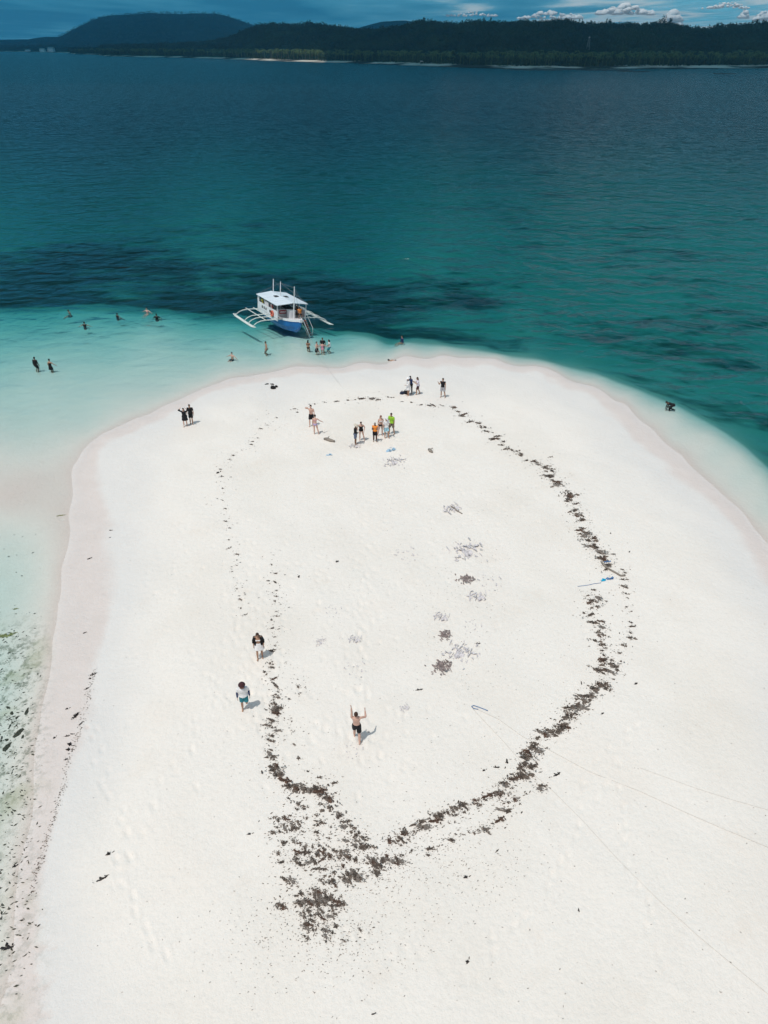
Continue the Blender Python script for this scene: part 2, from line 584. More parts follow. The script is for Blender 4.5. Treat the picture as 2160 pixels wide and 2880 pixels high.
def build_sea():
    # top sheet: fine polar grid near the island, coarse beyond; closed below by a floor and skirt
    rs = np.concatenate([np.linspace(6, 130, 70), np.geomspace(135, 11800, 40)])
    ts = np.radians(np.linspace(-88, 88, 120))
    A, B = np.meshgrid(rs, ts, indexing='ij')
    X, Y = (A * np.sin(B)).ravel(), (A * np.cos(B)).ravel()
    n1, n2 = len(rs), len(ts)
    top = np.c_[X, Y, np.zeros(len(X))]
    bot = np.c_[X, Y, np.full(len(X), -10.0)]
    V = np.r_[top, bot]
    i, j = np.meshgrid(np.arange(n1 - 1), np.arange(n2 - 1), indexing='ij')
    q = (i * n2 + j).ravel()
    T = np.c_[q, q + 1, q + n2 + 1, q + n2][:, ::-1]
    nb = len(X)
    Bf = T[:, ::-1] + nb
    rim = [k for k in range(n2)] + [r * n2 + n2 - 1 for r in range(1, n1)] + [(n1 - 1) * n2 + k for k in range(n2 - 2, -1, -1)] + [r * n2 for r in range(n1 - 2, 0, -1)]
    S = np.array([[rim[k], rim[(k + 1) % len(rim)], rim[(k + 1) % len(rim)] + nb, rim[k] + nb] for k in range(len(rim))])
    o = np_mesh('sea', V, np.r_[T, Bf, S], sea_material())
    tag(o, 'clear turquoise to deep teal sea with small wind ripples', kind='structure')
    dep = -hgt(X, Y)
    sw = np.interp(dep, [-.1, .05, .4, 1.2, 2.0, 3.0], [.02, .06, .18, .50, .95, 1])
    a = o.data.attributes.new('swell', 'FLOAT', 'POINT')
    a.data.foreach_set('value', np.r_[sw, sw].astype(np.float32))
    bm = bmesh.new(); bm.from_mesh(o.data); bmesh.ops.recalc_face_normals(bm, faces=bm.faces); bm.to_mesh(o.data); bm.free()
    return o


sea = build_sea()


# ------------------------------------------------------------------ far land: hills, beach, forest
def bear(u, v):
    dx, dy, dz = ray(u, v)
    return dx / dy, dz / dy          # x/y and (z - cam)/y


def curve_t(pts, fn):
    arr = np.array([(bear(u, v)[0], fn(u, v)) for u, v in pts])
    return lambda t: np.interp(t, arr[:, 0], arr[:, 1])


SHORE = [(-900, 142), (0, 145), (100, 146), (196, 149), (206, 152), (280, 154), (292, 157.5), (400, 160), (500, 161.5), (640, 165.5), (760, 170), (1000, 177), (1150, 182), (1300, 188), (1500, 193), (1700, 192), (1900, 191), (2160, 189), (3000, 184)]
shore_y = curve_t(SHORE, lambda u, v: g0(u, v)[1])
SIL_A = [(-900, 128), (150, 128), (430, 126), (560, 120), (620, 110), (660, 98), (700, 82), (730, 71), (770, 64), (800, 67), (835, 71), (866, 63), (920, 69), (960, 76), (1010, 80), (1060, 81), (1100, 76), (1130, 74), (1160, 62), (1190, 56), (1230, 60), (1270, 64), (1300, 60),
         (1340, 58), (1380, 54), (1400, 58), (1500, 58), (1530, 61), (1560, 56), (1600, 55), (1640, 62), (1700, 63), (1785, 63), (1800, 68), (1830, 62), (1880, 63), (1905, 67), (1960, 77), (1978, 79), (2020, 71), (2070, 65), (2105, 67), (2140, 60), (2200, 58), (2600, 62), (3000, 70)]
SIL_B = [(-900, 124), (60, 122), (120, 118), (150, 110), (172, 97), (200, 83), (225, 70), (260, 53), (300, 41), (330, 38), (372, 36), (415, 29), (445, 31), (500, 33), (560, 33), (605, 34), (640, 42), (680, 55), (710, 66), (750, 71), (800, 92), (900, 116), (3000, 120)]
SIL_C = [(-900, 118), (0, 119), (50, 113), (100, 103), (130, 99), (170, 99), (220, 104), (300, 112), (3000, 120)]
SIL_D = [(-900, 118), (880, 100), (930, 76), (960, 73), (1000, 76), (1035, 62), (1080, 53), (1135, 53), (1170, 60), (1230, 74), (1300, 100), (3000, 118)]
D_A = lambda t: shore_y(t) + np.interp(t, [-.5, -.3, -.15, .1, .6], [900, 900, 850, 720, 700])
D_B = lambda t: 8600 + 0 * t
D_C = lambda t: 9300 + 0 * t
D_D = lambda t: 9600 + 0 * t


def sil_h(pts, Dfn, trees):
    arr = np.array([bear(u, v) for u, v in pts])
    return lambda t: CAM_H + Dfn(t) * np.interp(t, arr[:, 0], arr[:, 1]) - trees


H_A, H_B, H_C, H_D = sil_h(SIL_A, D_A, 7.5), sil_h(SIL_B, D_B, 10), sil_h(SIL_C, D_C, 10), sil_h(SIL_D, D_D, 10)


def land_h(x, y):
    t = x / y
    s = shore_y(t) + 18 * (fbm(x / 90, y / 90, 5) - .5)
    d = y - s
    base = np.where(d < 0, np.maximum(d * .05, -8), np.minimum(d * .045, 1.7) + np.clip((d - 60) * .012, 0, 9))
    out = base
    for i, (Dfn, Hf, wf) in enumerate(((D_A, H_A, 520), (D_B, H_B, 2600), (D_C, H_C, 1500), (D_D, H_D, 1500))):
        Dc, hc = Dfn(t), np.maximum(Hf(t), 0)
        if i: hc = hc * (1 + .10 * (fbm(x / 420, y / 900, 40 + i) - .5))
        f = np.clip((y - (Dc - wf)) / wf, 0, 1)
        prof = np.where(y < Dc, f ** 1.15 * (1.6 - .6 * f), np.clip(1 - (y - Dc) / (wf * .9), 0, 1))
        rough = 1 + (fbm(x / (wf * .22), y / (wf * .22), 20 + i) - .58) * .75 * np.clip(4 * f * (1 - f), 0, 1)
        out = np.maximum(out, hc * prof * rough * (d > 0))
    return out


def hills_material():
    m, nt, bs, out = new_mat('wooded_hillside')
    N, L = nt.nodes, nt.links
    tc = N.new('ShaderNodeTexCoord')
    sep = N.new('ShaderNodeSeparateXYZ'); L.new(tc.outputs['Object'], sep.inputs[0])
    n1 = N.new('ShaderNodeTexNoise'); n1.inputs['Scale'].default_value = .012; n1.inputs['Detail'].default_value = 8; n1.inputs['Roughness'].default_value = .7
    L.new(tc.outputs['Object'], n1.inputs['Vector'])
    cr = N.new('ShaderNodeValToRGB')
    cr.color_ramp.elements[0].position = .35; cr.color_ramp.elements[0].color = (.010, .016, .008, 1)
    cr.color_ramp.elements[1].position = .68; cr.color_ramp.elements[1].color = (.024, .036, .015, 1)
    L.new(n1.outputs['Fac'], cr.inputs['Fac'])
    mr = N.new('ShaderNodeMapRange'); L.new(sep.outputs['Z'], mr.inputs['Value'])
    mr.inputs['From Min'].default_value = 1.75; mr.inputs['From Max'].default_value = 2.3
    mx = N.new('ShaderNodeMix'); mx.data_type = 'RGBA'
    L.new(mr.outputs[0], mx.inputs[0])
    n2 = N.new('ShaderNodeTexNoise'); n2.inputs['Scale'].default_value = .012; n2.inputs['Detail'].default_value = 4
    L.new(tc.outputs['Object'], n2.inputs['Vector'])
    cb = N.new('ShaderNodeValToRGB')
    cb.color_ramp.elements[0].position = .44; cb.color_ramp.elements[0].color = (.05, .048, .040, 1)
    cb.color_ramp.elements[1].position = .56; cb.color_ramp.elements[1].color = (.60, .53, .44, 1)
    L.new(n2.outputs['Fac'], cb.inputs['Fac'])
    L.new(cb.outputs['Color'], mx.inputs[6])
    L.new(cr.outputs['Color'], mx.inputs[7])
    L.new(mx.outputs[2], bs.inputs['Base Color'])
    bs.inputs['Roughness'].default_value = 1.0
    bs.inputs['Specular IOR Level'].default_value = 0
    return m


def build_hills():
    ts = np.linspace(-.95, .95, 420)
    fr = np.concatenate([np.linspace(-.04, .06, 14, endpoint=False), np.linspace(.06, 1.0, 70, endpoint=False), np.geomspace(1.0, 4.5, 60)])
    T, Fq = np.meshgrid(ts, fr, indexing='ij')
    s = shore_y(T)
    Y = np.where(Fq <= 1, s + Fq * 1300, s + 1300 + (10300 - s - 1300) * (np.clip(Fq - 1, 0, 3.5) / 3.5) ** 1.15)
    X = T * Y
    Z = land_h(X, Y)
    n1, n2 = T.shape
    i, j = np.meshgrid(np.arange(n1 - 1), np.arange(n2 - 1), indexing='ij')
    q = (i * n2 + j).ravel()
    o = np_mesh('hills', np.c_[X.ravel(), Y.ravel(), Z.ravel()], np.c_[q, q + n2, q + n2 + 1, q + 1], hills_material(), smooth=True)
    tag(o, 'wooded hills with a narrow pale beach across the water', kind='structure')


build_hills()


def leaf_mat(name, a, b, scale=.05):
    m, nt, bs, out = new_mat(name)
    N, L = nt.nodes, nt.links
    tc = N.new('ShaderNodeTexCoord')
    n1 = N.new('ShaderNodeTexNoise'); n1.inputs['Scale'].default_value = scale; n1.inputs['Detail'].default_value = 5
    L.new(tc.outputs['Object'], n1.inputs['Vector'])
    cr = N.new('ShaderNodeValToRGB')
    cr.color_ramp.elements[0].position = .35; cr.color_ramp.elements[0].color = (*a, 1)
    cr.color_ramp.elements[1].position = .65; cr.color_ramp.elements[1].color = (*b, 1)
    L.new(n1.outputs['Fac'], cr.inputs['Fac'])
    L.new(cr.outputs['Color'], bs.inputs['Base Color'])
    bs.inputs['Roughness'].default_value = .8
    bs.inputs['Specular IOR Level'].default_value = .15
    return m


M_LEAF = leaf_mat('forest_leaves', (.008, .014, .007), (.032, .050, .018), .011)
M_PALM = leaf_mat('palm_leaves', (.045, .075, .022), (.11, .135, .045), .2)
M_BARK = mat('palm_bark', (.17, .145, .115), .9, .25, 3)


def crown_variant(n, seed):
    r = np.random.default_rng(seed)
    lobes = r.normal(0, .38, (6, 3)) * [1, 1, .6] + [0, 0, .55]
    V, T = [], []
    for k in range(n):
        c = lobes[k % 6] + (lambda d: d / np.linalg.norm(d) * r.uniform(.38, .55))(r.normal(0, 1, 3)) * [1, 1, .8]
        a = r.normal(0, 1, (3, 3)) * .17
        V += list(c + a); T.append((3 * k, 3 * k + 1, 3 * k + 2))
    return np.array(V), np.array(T)


def palm_variant(seed, n=10):
    r = np.random.default_rng(seed)
    trunk = MB(); lean = r.normal(0, .06, 2)
    top = Vector((lean[0], lean[1], .78))
    trunk.tube([(0, 0, -.05), (lean[0] * .3, lean[1] * .3, .4), top], [.022, .016, .012], 5)
    V, T = [], []
    for k in range(n):
        an = 2 * math.pi * k / n + r.normal(0, .2); el = r.uniform(-.2, .7)
        d = np.array([math.cos(an), math.sin(an)]); L = r.uniform(.24, .32)
        p = [np.array(top)]
        for q in (.4, .75, 1.0):
            p.append(np.array([top[0] + d[0] * L * q, top[1] + d[1] * L * q, top[2] + L * (math.sin(el) * q - .75 * q * q)]))
        w = np.array([-d[1], d[0], 0]) * .045
        b = len(V)
        V += [p[0], p[1] - w, p[1] + w, p[2] - w * .8, p[2] + w * .8, p[3]]
        T += [(b, b + 1, b + 2), (b + 1, b + 3, b + 4), (b + 1, b + 4, b + 2), (b + 3, b + 5, b + 4)]
    return trunk, np.array(V), np.array(T)


def scatter_mesh(name, variants, pos, size, aspect, m):
    Vs, Ts, off = [], [], 0
    for k, (x, y, z) in enumerate(pos):
        V, T = variants[k % len(variants)]
        a = RNG.uniform(0, 6.283); c, s = math.cos(a), math.sin(a)
        P = np.c_[V[:, 0] * c - V[:, 1] * s, V[:, 0] * s + V[:, 1] * c, V[:, 2] * aspect] * size[k] + (x, y, z)
        Vs.append(P); Ts.append(T + off); off += len(V)
    return np_mesh(name, np.concatenate(Vs), np.concatenate(Ts), m)


def build_forest():
    crowns = [crown_variant(34, s) for s in range(7)]
    # near shore forest and the dark ridge
    n = 26000
    t = RNG.uniform(-.66, .66, n)
    d = RNG.uniform(0, 1, n) ** .8 * 900 + 32
    y = shore_y(t) + d
    keep = y < 3300
    t, y, d = t[keep], y[keep], d[keep]
    x = t * y
    z = land_h(x, y)
    sz = RNG.uniform(4.2, 8.2, len(x)) * np.interp(y, [1000, 3200], [.9, 1.5])
    o = scatter_mesh('forest', crowns, np.c_[x, y, z - 1], sz, 1.1, M_LEAF)
    tag(o, 'dense dark forest covering the ridge across the water', kind='stuff')
    n = 9000
    t = RNG.uniform(-.62, .05, n)
    y = RNG.uniform(5200, 8900, n)
    x = t * y
    z = land_h(x, y)
    ok = (z > 6) & (y > shore_y(t) + 40)
    o = scatter_mesh('forest', [crown_variant(14, 90 + s) for s in range(5)], np.c_[x, y, z - 2][ok], RNG.uniform(10, 20, n)[ok], .8, M_LEAF)
    tag(o, 'hazy blue forest on the distant mountain', kind='stuff')
    # tall shoreline palms as a mass
    pv = [palm_variant(s, 8) for s in range(5)]
    Vp = []
    for tr, V, T in pv:
        a = np.array(tr.v); f = []
        for q in tr.f:
            for k in range(1, len(q) - 1): f.append((q[0], q[k], q[k + 1]))
        Vp.append((np.r_[a, V], np.r_[np.array(f), T + len(a)]))
    n = 1100
    t = RNG.uniform(-.45, .6, n)
    d = RNG.uniform(0, 1, n) ** 1.4 * 150 + 34
    y = shore_y(t) + d
    ok = y < 3000
    x = t * y
    o = scatter_mesh('palm_forest', Vp, np.c_[x, y, land_h(x, y)][ok], RNG.uniform(13, 21, n)[ok], 1.0, M_PALM)
    tag(o, 'coconut palms massed in the forest along the far shore', kind='stuff')


build_forest()


def copy_tree(src, parent=None):
    c = src.copy()
    COL.objects.link(c)
    c.parent = parent
    for ch in src.children:
        copy_tree(ch, c)
    return c


def build_far_trees():
    # the sunlit grove of coconut palms
    protos = []
    for s in range(4):
        tr, V, T = palm_variant(200 + s, 12)
        e = empty('palm_tree')
        tr.build('trunk', M_BARK, e)
        np_mesh('crown', V, T, M_PALM, e)
        tag(e, 'tall coconut palm in the sunlit grove behind the far beach', 'palm tree', 'coconut palms of the sunlit grove')
        protos.append(e)
    k = 0
    for i in range(64):
        u = 628 + (i % 32) * 8.6 + RNG.normal(0, 2.5)
        row = i // 32
        t = bear(u, 150)[0]
        y = float(shore_y(t)) + 42 + row * 45 + RNG.uniform(0, 25)
        x = t * y
        o = protos[k % 4] if k < 4 else copy_tree(protos[k % 4])
        o.location = (x, y, float(land_h(np.array([x]), np.array([y]))[0]))
        s = RNG.uniform(16, 23); o.scale = (s, s, s); o.rotation_euler = (0, 0, RNG.uniform(0, 6.28))
        k += 1
    # single trees standing above the ridge line
    tp = []
    for s in range(4):
        V, T = crown_variant(120, 300 + s)
        e = empty('ridge_tree')
        mb = MB()
        mb.tube([(0, 0, -.4), (.02, 0, .3), (0, .03, .62)], [.06, .05, .03], 6)
        for a in (0, 2.1, 4.2): mb.tube([(0, 0, .38), (.22 * math.cos(a), .22 * math.sin(a), .62)], [.03, .015], 5)
        mb.build('trunk', M_BARK, e)
        np_mesh('crown', V * [.6, .6, .75] + [0, 0, .25], T, M_LEAF, e)
        tag(e, 'lone taller tree rising above the dark ridge line', 'tree', 'single trees on the ridge line')
        tp.append(e)
    k = 0
    for u, h in [(768, 6), (865, 7), (1192, 7), (1203, 6), (1215, 5), (1345, 6), (1362, 7), (1381, 6), (1500, 6), (1535, 7), (1570, 6), (1590, 6), (1640, 6), (1663, 7), (1707, 8), (1715, 8), (1820, 6), (1858, 9), (1868, 12), (1887, 10), (1935, 6), (1968, 7), (2020, 7), (2118, 7), (2131, 9), (2146, 6)]:
        t = bear(u, 60)[0]
        y = float(D_A(t)); x = t * y
        o = tp[k % 4] if k < 4 else copy_tree(tp[k % 4])
        o.location = (x, y, float(land_h(np.array([x]), np.array([y]))[0]) + 3)
        o.scale = (h * .75, h * .75, h); o.rotation_euler = (0, 0, RNG.uniform(0, 6.28))
        k += 1


build_far_trees()

M_WHITE = mat('white_paint', (.78, .79, .79), .5, .06, 3)
M_ROOF = mat('tin_roof', (.45, .44, .42), .6, .2, 1)
M_ROOFR = mat('rust_roof', (.30, .12, .08), .7, .2, 1)
M_DARK = mat('dark_glass', (.02, .022, .025), .3, .1, 3)
M_STEEL = mat('galvanised_steel', (.10, .12, .13), .5, .1, 2, metal=.3)


def house(name, label, u, v, w, dp, h, roofm, off=20, cat='house', two=False):
    t = bear(u, v)[0]
    y = float(shore_y(t)) + off; x = t * y
    z = float(land_h(np.array([x]), np.array([y]))[0])
    e = empty(name, (x, y, z - .3), (0, 0, RNG.uniform(-.3, .3)))
    MB().box(-w / 2, w / 2, -dp / 2, dp / 2, 0, h).build('wall', M_WHITE, e)
    rf = MB()
    o = .6
    rf.add([(-w / 2 - o, -dp / 2 - o, h), (w / 2 + o, -dp / 2 - o, h), (w / 2 + o, dp / 2 + o, h), (-w / 2 - o, dp / 2 + o, h), (-w / 2 - o, 0, h + dp * .28), (w / 2 + o, 0, h + dp * .28)],
           [(0, 1, 5, 4), (2, 3, 4, 5), (0, 4, 3), (1, 2, 5), (3, 2, 1, 0)])
    rf.build('roof', roofm, e)
    MB().box(-.6, .6, -dp / 2 - .06, -dp / 2 + .1, 0, 2.2).build('door', M_DARK, e)
    for sx in (-.3, .3):
        for zz in ((1.2, 4.2) if two else (1.2,)):
            MB().box(w * sx - .8, w * sx + .8, -dp / 2 - .06, -dp / 2 + .1, zz, zz + 1.3).build('window', M_DARK, e)
    return tag(e, label, cat)


house('shore_house', 'white two storey building at the far left shore', 119, 140, 22, 14, 9, M_ROOF, 40, 'building', True)
house('shore_house', 'dark grey building with pale roof beside the white building on the far shore', 143, 136, 26, 16, 12, M_ROOF, 60, 'building', True)
house('shore_house', 'pale low shed at the far left edge of the shore village', 78, 142, 24, 10, 5, M_ROOF, 30, 'building')
house('shore_house', 'small white hut in the palms, left of a pair, far right shore', 1866, 171, 6, 5, 3.2, M_ROOF, 170, 'hut')
house('shore_house', 'small white hut in the palms, right of a pair, far right shore', 1887, 172, 5, 5, 3.0, M_ROOFR, 165, 'hut')
house('shore_house', 'white beach hut standing alone by the far shore in the middle', 1187, 180, 5, 4, 3.0, M_ROOF, 36, 'hut')


def radio_tower():
    t = bear(1652, 150)[0]
    y = float(shore_y(t)) + 330; x = t * y
    z = float(land_h(np.array([x]), np.array([y]))[0])
    e = empty('radio_tower', (x, y, z))
    hh = CAM_H + y * bear(1652, 99)[1] - z
    w0, w1 = 3.2, .7
    for sx in (-1, 1):
        for sy in (-1, 1):
            MB().tube([(sx * w0, sy * w0, 0), (sx * w1, sy * w1, hh * .93)], .2, 6).build('leg', M_STEEL, e)
    br = MB()
    nl = 9
    for k in range(nl):
        za, zb = hh * .93 * k / nl, hh * .93 * (k + 1) / nl
        wa, wb = w0 + (w1 - w0) * k / nl, w0 + (w1 - w0) * (k + 1) / nl
        for (ax, ay), (bx, by) in (((-1, -1), (1, -1)), ((1, -1), (1, 1)), ((1, 1), (-1, 1)), ((-1, 1), (-1, -1))):
            br.tube([(ax * wa, ay * wa, za), (bx * wb, by * wb, zb)], .14, 4)
            br.tube([(bx * wa, by * wa, za), (ax * wb, ay * wb, zb)], .14, 4)
            br.tube([(ax * wb, ay * wb, zb), (bx * wb, by * wb, zb)], .12, 4)
    br.build('bracing', M_STEEL, e)
    MB().tube([(0, 0, hh * .9), (0, 0, hh)], .15, 6).build('antenna', M_STEEL, e)
    for a in (0, 2.1, 4.2):
        MB().box(math.cos(a) * 1.1 - .3, math.cos(a) * 1.1 + .3, math.sin(a) * 1.1 - .3, math.sin(a) * 1.1 + .3, hh * .84, hh * .9).build('antenna_panel', M_WHITE, e)
    tag(e, 'steel lattice radio tower among the trees on the far right shore', 'tower')


radio_tower()

M_REEF = mat('dark_reef_rock', (.035, .032, .028), .9, .3, .2, .4)


def reef_flat(label, u, v, L, w):
    x, y = g0(u, v)
    mb = MB(); n = 26
    pts = []
    for k in range(n):
        a = 2 * math.pi * k / n
        r = 1 + .35 * math.sin(3 * a + u) + RNG.normal(0, .12)
        pts.append((L / 2 * math.cos(a) * r, w / 2 * math.sin(a) * r))
    vs = [(px, py, -.4) for px, py in pts] + [(px * .8, py * .8, .35 + RNG.uniform(0, .3)) for px, py in pts] + [(0, 0, .7)]
    fs = [(k, (k + 1) % n, n + (k + 1) % n, n + k) for k in range(n)] + [(n + k, n + (k + 1) % n, 2 * n) for k in range(n)]
    mb.add(vs, fs)
    o = mb.build('reef_rock', M_REEF)
    o.location = (x, y, 0)
    tag(o, label, 'reef', 'dark reef flats off the far shore')


reef_flat('long low dark reef off the far shore below the radio tower', 1560, 196, 120, 60)
reef_flat('dark reef spit touching the far shore right of centre', 1720, 198, 60, 40)
reef_flat('thin dark reef just off the far right shore', 1790, 202, 40, 16)
reef_flat('small isolated dark reef in the water off the far right shore', 2032, 208, 24, 22)


# ------------------------------------------------------------------ clouds over the land
def cloud_material():
    m = bpy.data.materials.new('storm_cloud'); m.use_nodes = True
    nt = m.node_tree; N, L = nt.nodes, nt.links
    N.clear()
    out = N.new('ShaderNodeOutputMaterial')
    tc = N.new('ShaderNodeTexCoord')
    n1 = N.new('ShaderNodeTexNoise'); n1.inputs['Scale'].default_value = .00036; n1.inputs['Detail'].default_value = 6; n1.inputs['Roughness'].default_value = .6
    cm = N.new('ShaderNodeMapping'); cm.inputs['Scale'].default_value = (1, .32, 1)   # noise stretched along the view direction so clouds look puffy from the camera
    L.new(tc.outputs['Object'], cm.inputs['Vector'])
    L.new(cm.outputs[0], n1.inputs['Vector'])
    at = N.new('ShaderNodeAttribute'); at.attribute_name = 'thick'
    ad = N.new('ShaderNodeMath'); ad.operation = 'ADD'
    L.new(n1.outputs['Fac'], ad.inputs[0]); L.new(at.outputs['Fac'], ad.inputs[1])
    cr = N.new('ShaderNodeValToRGB')
    e = cr.color_ramp.elements
    e[0].position = .52; e[0].color = (.14, .66, .84, 1)
    e[1].position = 1.0; e[1].color = (.068, .44, .60, 1)
    e2 = e.new(.66); e2.color = (.92, .97, .98, 1)
    e3 = e.new(.76); e3.color = (.30, .64, .78, 1)
    L.new(ad.outputs[0], cr.inputs['Fac'])
    tl = N.new('ShaderNodeBsdfTranslucent'); L.new(cr.outputs['Color'], tl.inputs['Color'])
    df = N.new('ShaderNodeBsdfDiffuse'); df.inputs['Color'].default_value = (.3, .6, .75, 1)
    m1 = N.new('ShaderNodeMixShader'); m1.inputs[0].default_value = .79
    L.new(df.outputs[0], m1.inputs[1]); L.new(tl.outputs[0], m1.inputs[2])
    tr = N.new('ShaderNodeBsdfTransparent')
    mr = N.new('ShaderNodeMapRange'); mr.inputs['From Min'].default_value = .40; mr.inputs['From Max'].default_value = .58
    L.new(ad.outputs[0], mr.inputs['Value'])
    m2 = N.new('ShaderNodeMixShader')
    L.new(mr.outputs[0], m2.inputs[0]); L.new(tr.outputs[0], m2.inputs[1]); L.new(m1.outputs[0], m2.inputs[2])
    L.new(m2.outputs[0], out.inputs['Surface'])
    return m


def build_clouds():
    ALT = 900.0
    xs = np.unique(np.concatenate([np.linspace(-70000, -4000, 70), np.linspace(-4000, 4000, 120), np.linspace(4000, 70000, 70)]))
    ys = np.unique(np.concatenate([np.linspace(420, 4000, 70), np.linspace(4000, 106000, 150)]))
    X, Y = np.meshgrid(xs, ys, indexing='ij')
    ed = np.clip((Y - 420) / 500, 0, 1)
    Zb = ALT + 140 * (fbm(X / 2500, Y / 2500, 60) - .5) + 60 * (1 - ed)
    Zb = Zb - (X ** 2 + Y ** 2) / (2 * 6371000.0)          # the layer follows the curve of the earth
    Zt = Zb + 40 + 240 * ed * fbm(X / 1800, Y / 1800, 70)
    n1, n2 = X.shape
    i, j = np.meshgrid(np.arange(n1 - 1), np.arange(n2 - 1), indexing='ij')
    # gap in the cloud that lets the sun onto the palm grove
    off = ALT / math.tan(SUN_EL)
    hx, hy = -275 - off * math.cos(SHADOW_AZ), 1660 - off * math.sin(SHADOW_AZ)
    cx, cyy = (X[i, j] + X[i + 1, j + 1]) / 2, (Y[i, j] + Y[i + 1, j + 1]) / 2
    hole = (((cx - hx) / 190) ** 2 + ((cyy - hy) / 210) ** 2 < 1).ravel()
    hole |= ((cx > 900) & (cx < 9000) & (cyy > 12500) & (cyy < 15500)).ravel()     # unseen gap cut in the layer so the sun lights the cumulus heads
    q = (i * n2 + j).ravel()
    T = np.c_[q, q + n2, q + n2 + 1, q + 1][~hole]
    nb = X.size
    V = np.r_[np.c_[X.ravel(), Y.ravel(), Zb.ravel()], np.c_[X.ravel(), Y.ravel(), Zt.ravel()]]
    o = np_mesh('clouds', V, np.r_[T[:, ::-1], T + nb], cloud_material(), smooth=True)
    # heavier to the left, breaking up to the right
    th = np.interp(X / np.maximum(Y, 3000), [-.6, -.1, .1, .3, .6], [.44, .40, .27, .15, .10])
    th = np.where(Y < 9000, .42, th)
    a = o.data.attributes.new('thick', 'FLOAT', 'POINT')
    a.data.foreach_set('value', np.r_[th.ravel(), th.ravel()].astype(np.float32))
    tag(o, 'low grey-blue storm cloud layer over the land', kind='stuff')


build_clouds()


def cumulus(label, u, vb, w, h):
    Y0 = 13600.0
    t, sl = bear(u, vb)
    x, z = t * Y0, CAM_H + sl * Y0
    mpx = (bear(u + 50, vb)[0] - bear(u - 50, vb)[0]) / 100 * Y0
    W, Hh = w * mpx / 2, h * mpx
    r = np.random.default_rng(int(u + vb))
    mb = MB(); X, Y, Z = Vector((1, 0, 0)), Vector((0, 1, 0)), Vector((0, 0, 1))
    bm = bmesh.new()
    for k in range(60):
        fx = r.uniform(-1, 1) * (1 if k % 3 else .6)
        top = (1 - abs(fx) ** 1.5) * r.uniform(.25, 1)
        rad = Hh * r.uniform(.10, .30)
        c = Vector((fx * W, r.normal(0, W * .25), max(top * Hh - rad, rad * .35)))
        q = bmesh.ops.create_icosphere(bm, subdivisions=2, radius=rad)
        for v in q['verts']:
            p = v.co.copy()
            d = 1 + .16 * math.sin(p.x / rad * 5 + k) * math.sin(p.y / rad * 4 + 2 * k) + .10 * math.sin(p.z / rad * 9 + k) + .06 * r.normal()
            v.co = Vector((p.x * d * 1.25, p.y * d, p.z * d * (1 if p.z > 0 else .45))) + c
    me = bpy.data.meshes.new('cumulus_cloud'); bm.to_mesh(me); bm.free(); me.shade_smooth()
    me.materials.append(mat('cumulus', (.80, .86, .88), 1.0, .05, .004, 0, 0))
    o = bpy.data.objects.new('cumulus_cloud', me); COL.objects.link(o)
    o.location = (x, Y0, z)
    tag(o, label, 'cloud', 'cumulus clouds above the right-hand ridge')


cumulus('tall bright cumulus tower just above the right-hand ridge', 1888, 78, 56, 46)
cumulus('wide pale cumulus bank left of the bright tower, lower', 1545, 54, 180, 24)
cumulus('wide pale cumulus bank above and left of the bright tower', 1760, 42, 170, 30)
cumulus('thin pale cumulus high above the right end of the ridge', 2045, 24, 120, 17)
cumulus('small cumulus at the right edge of the sky', 2145, 58, 50, 26)
cumulus('tiny cumulus puff left of the one at the right edge', 2092, 52, 24, 22)
cumulus('faint flat cumulus near the middle of the sky', 1330, 46, 150, 13)


# ------------------------------------------------------------------ air
def build_haze():
    o = MB().box(-12500, 12500, -400, 12600, -11, 400).build('haze', None)
    m = bpy.data.materials.new('sea_haze'); m.use_nodes = True
    nt = m.node_tree; nt.nodes.clear()
    out = nt.nodes.new('ShaderNodeOutputMaterial')
    pv = nt.nodes.new('ShaderNodeVolumePrincipled')
    pv.inputs['Color'].default_value = (.25, .70, 1.0, 1)
    pv.inputs['Density'].default_value = 6.2e-5
    nt.links.new(pv.outputs[0], out.inputs['Volume'])
    o.data.materials.append(m)
    tag(o, 'thin blue sea haze over the water and hills', kind='stuff')


build_haze()


# ------------------------------------------------------------------ people
HAIRS = {'black': (.012, .010, .010), 'brown': (.045, .022, .014), 'red': (.16, .035, .02), 'grey': (.25, .24, .23)}
SKINS = {'fair': (.62, .40, .32), 'tan': (.42, .25, .17), 'brown': (.24, .13, .085)}
CLOTH = {'black': (.012, .012, .014), 'white': (.80, .81, .82), 'navy': (.02, .035, .11), 'orange': (.90, .30, .05), 'lime': (.33, .62, .05), 'greybrown': (.17, .15, .12),
         'lightblue': (.38, .68, .80), 'teal': (.03, .22, .27), 'pink': (.62, .30, .38), 'lilac': (.42, .35, .55), 'grey': (.42, .43, .46), 'bluegrey': (.13, .16, .24), 'lavender': (.72, .70, .80),
         'red': (.55, .06, .05), 'beige': (.62, .57, .48), 'maroon': (.060, .024, .028), 'brown': (.10, .05, .035), 'yellow': (.75, .68, .12)}


def cloth(c): return mat('cloth_' + c, CLOTH[c], .85, .10, 9, .25)


def skin(c): return mat('skin_' + c, SKINS[c], .55, .06, 5)


def hairm(c): return mat('hair_' + c, HAIRS[c], .6, .3, 30, .4)


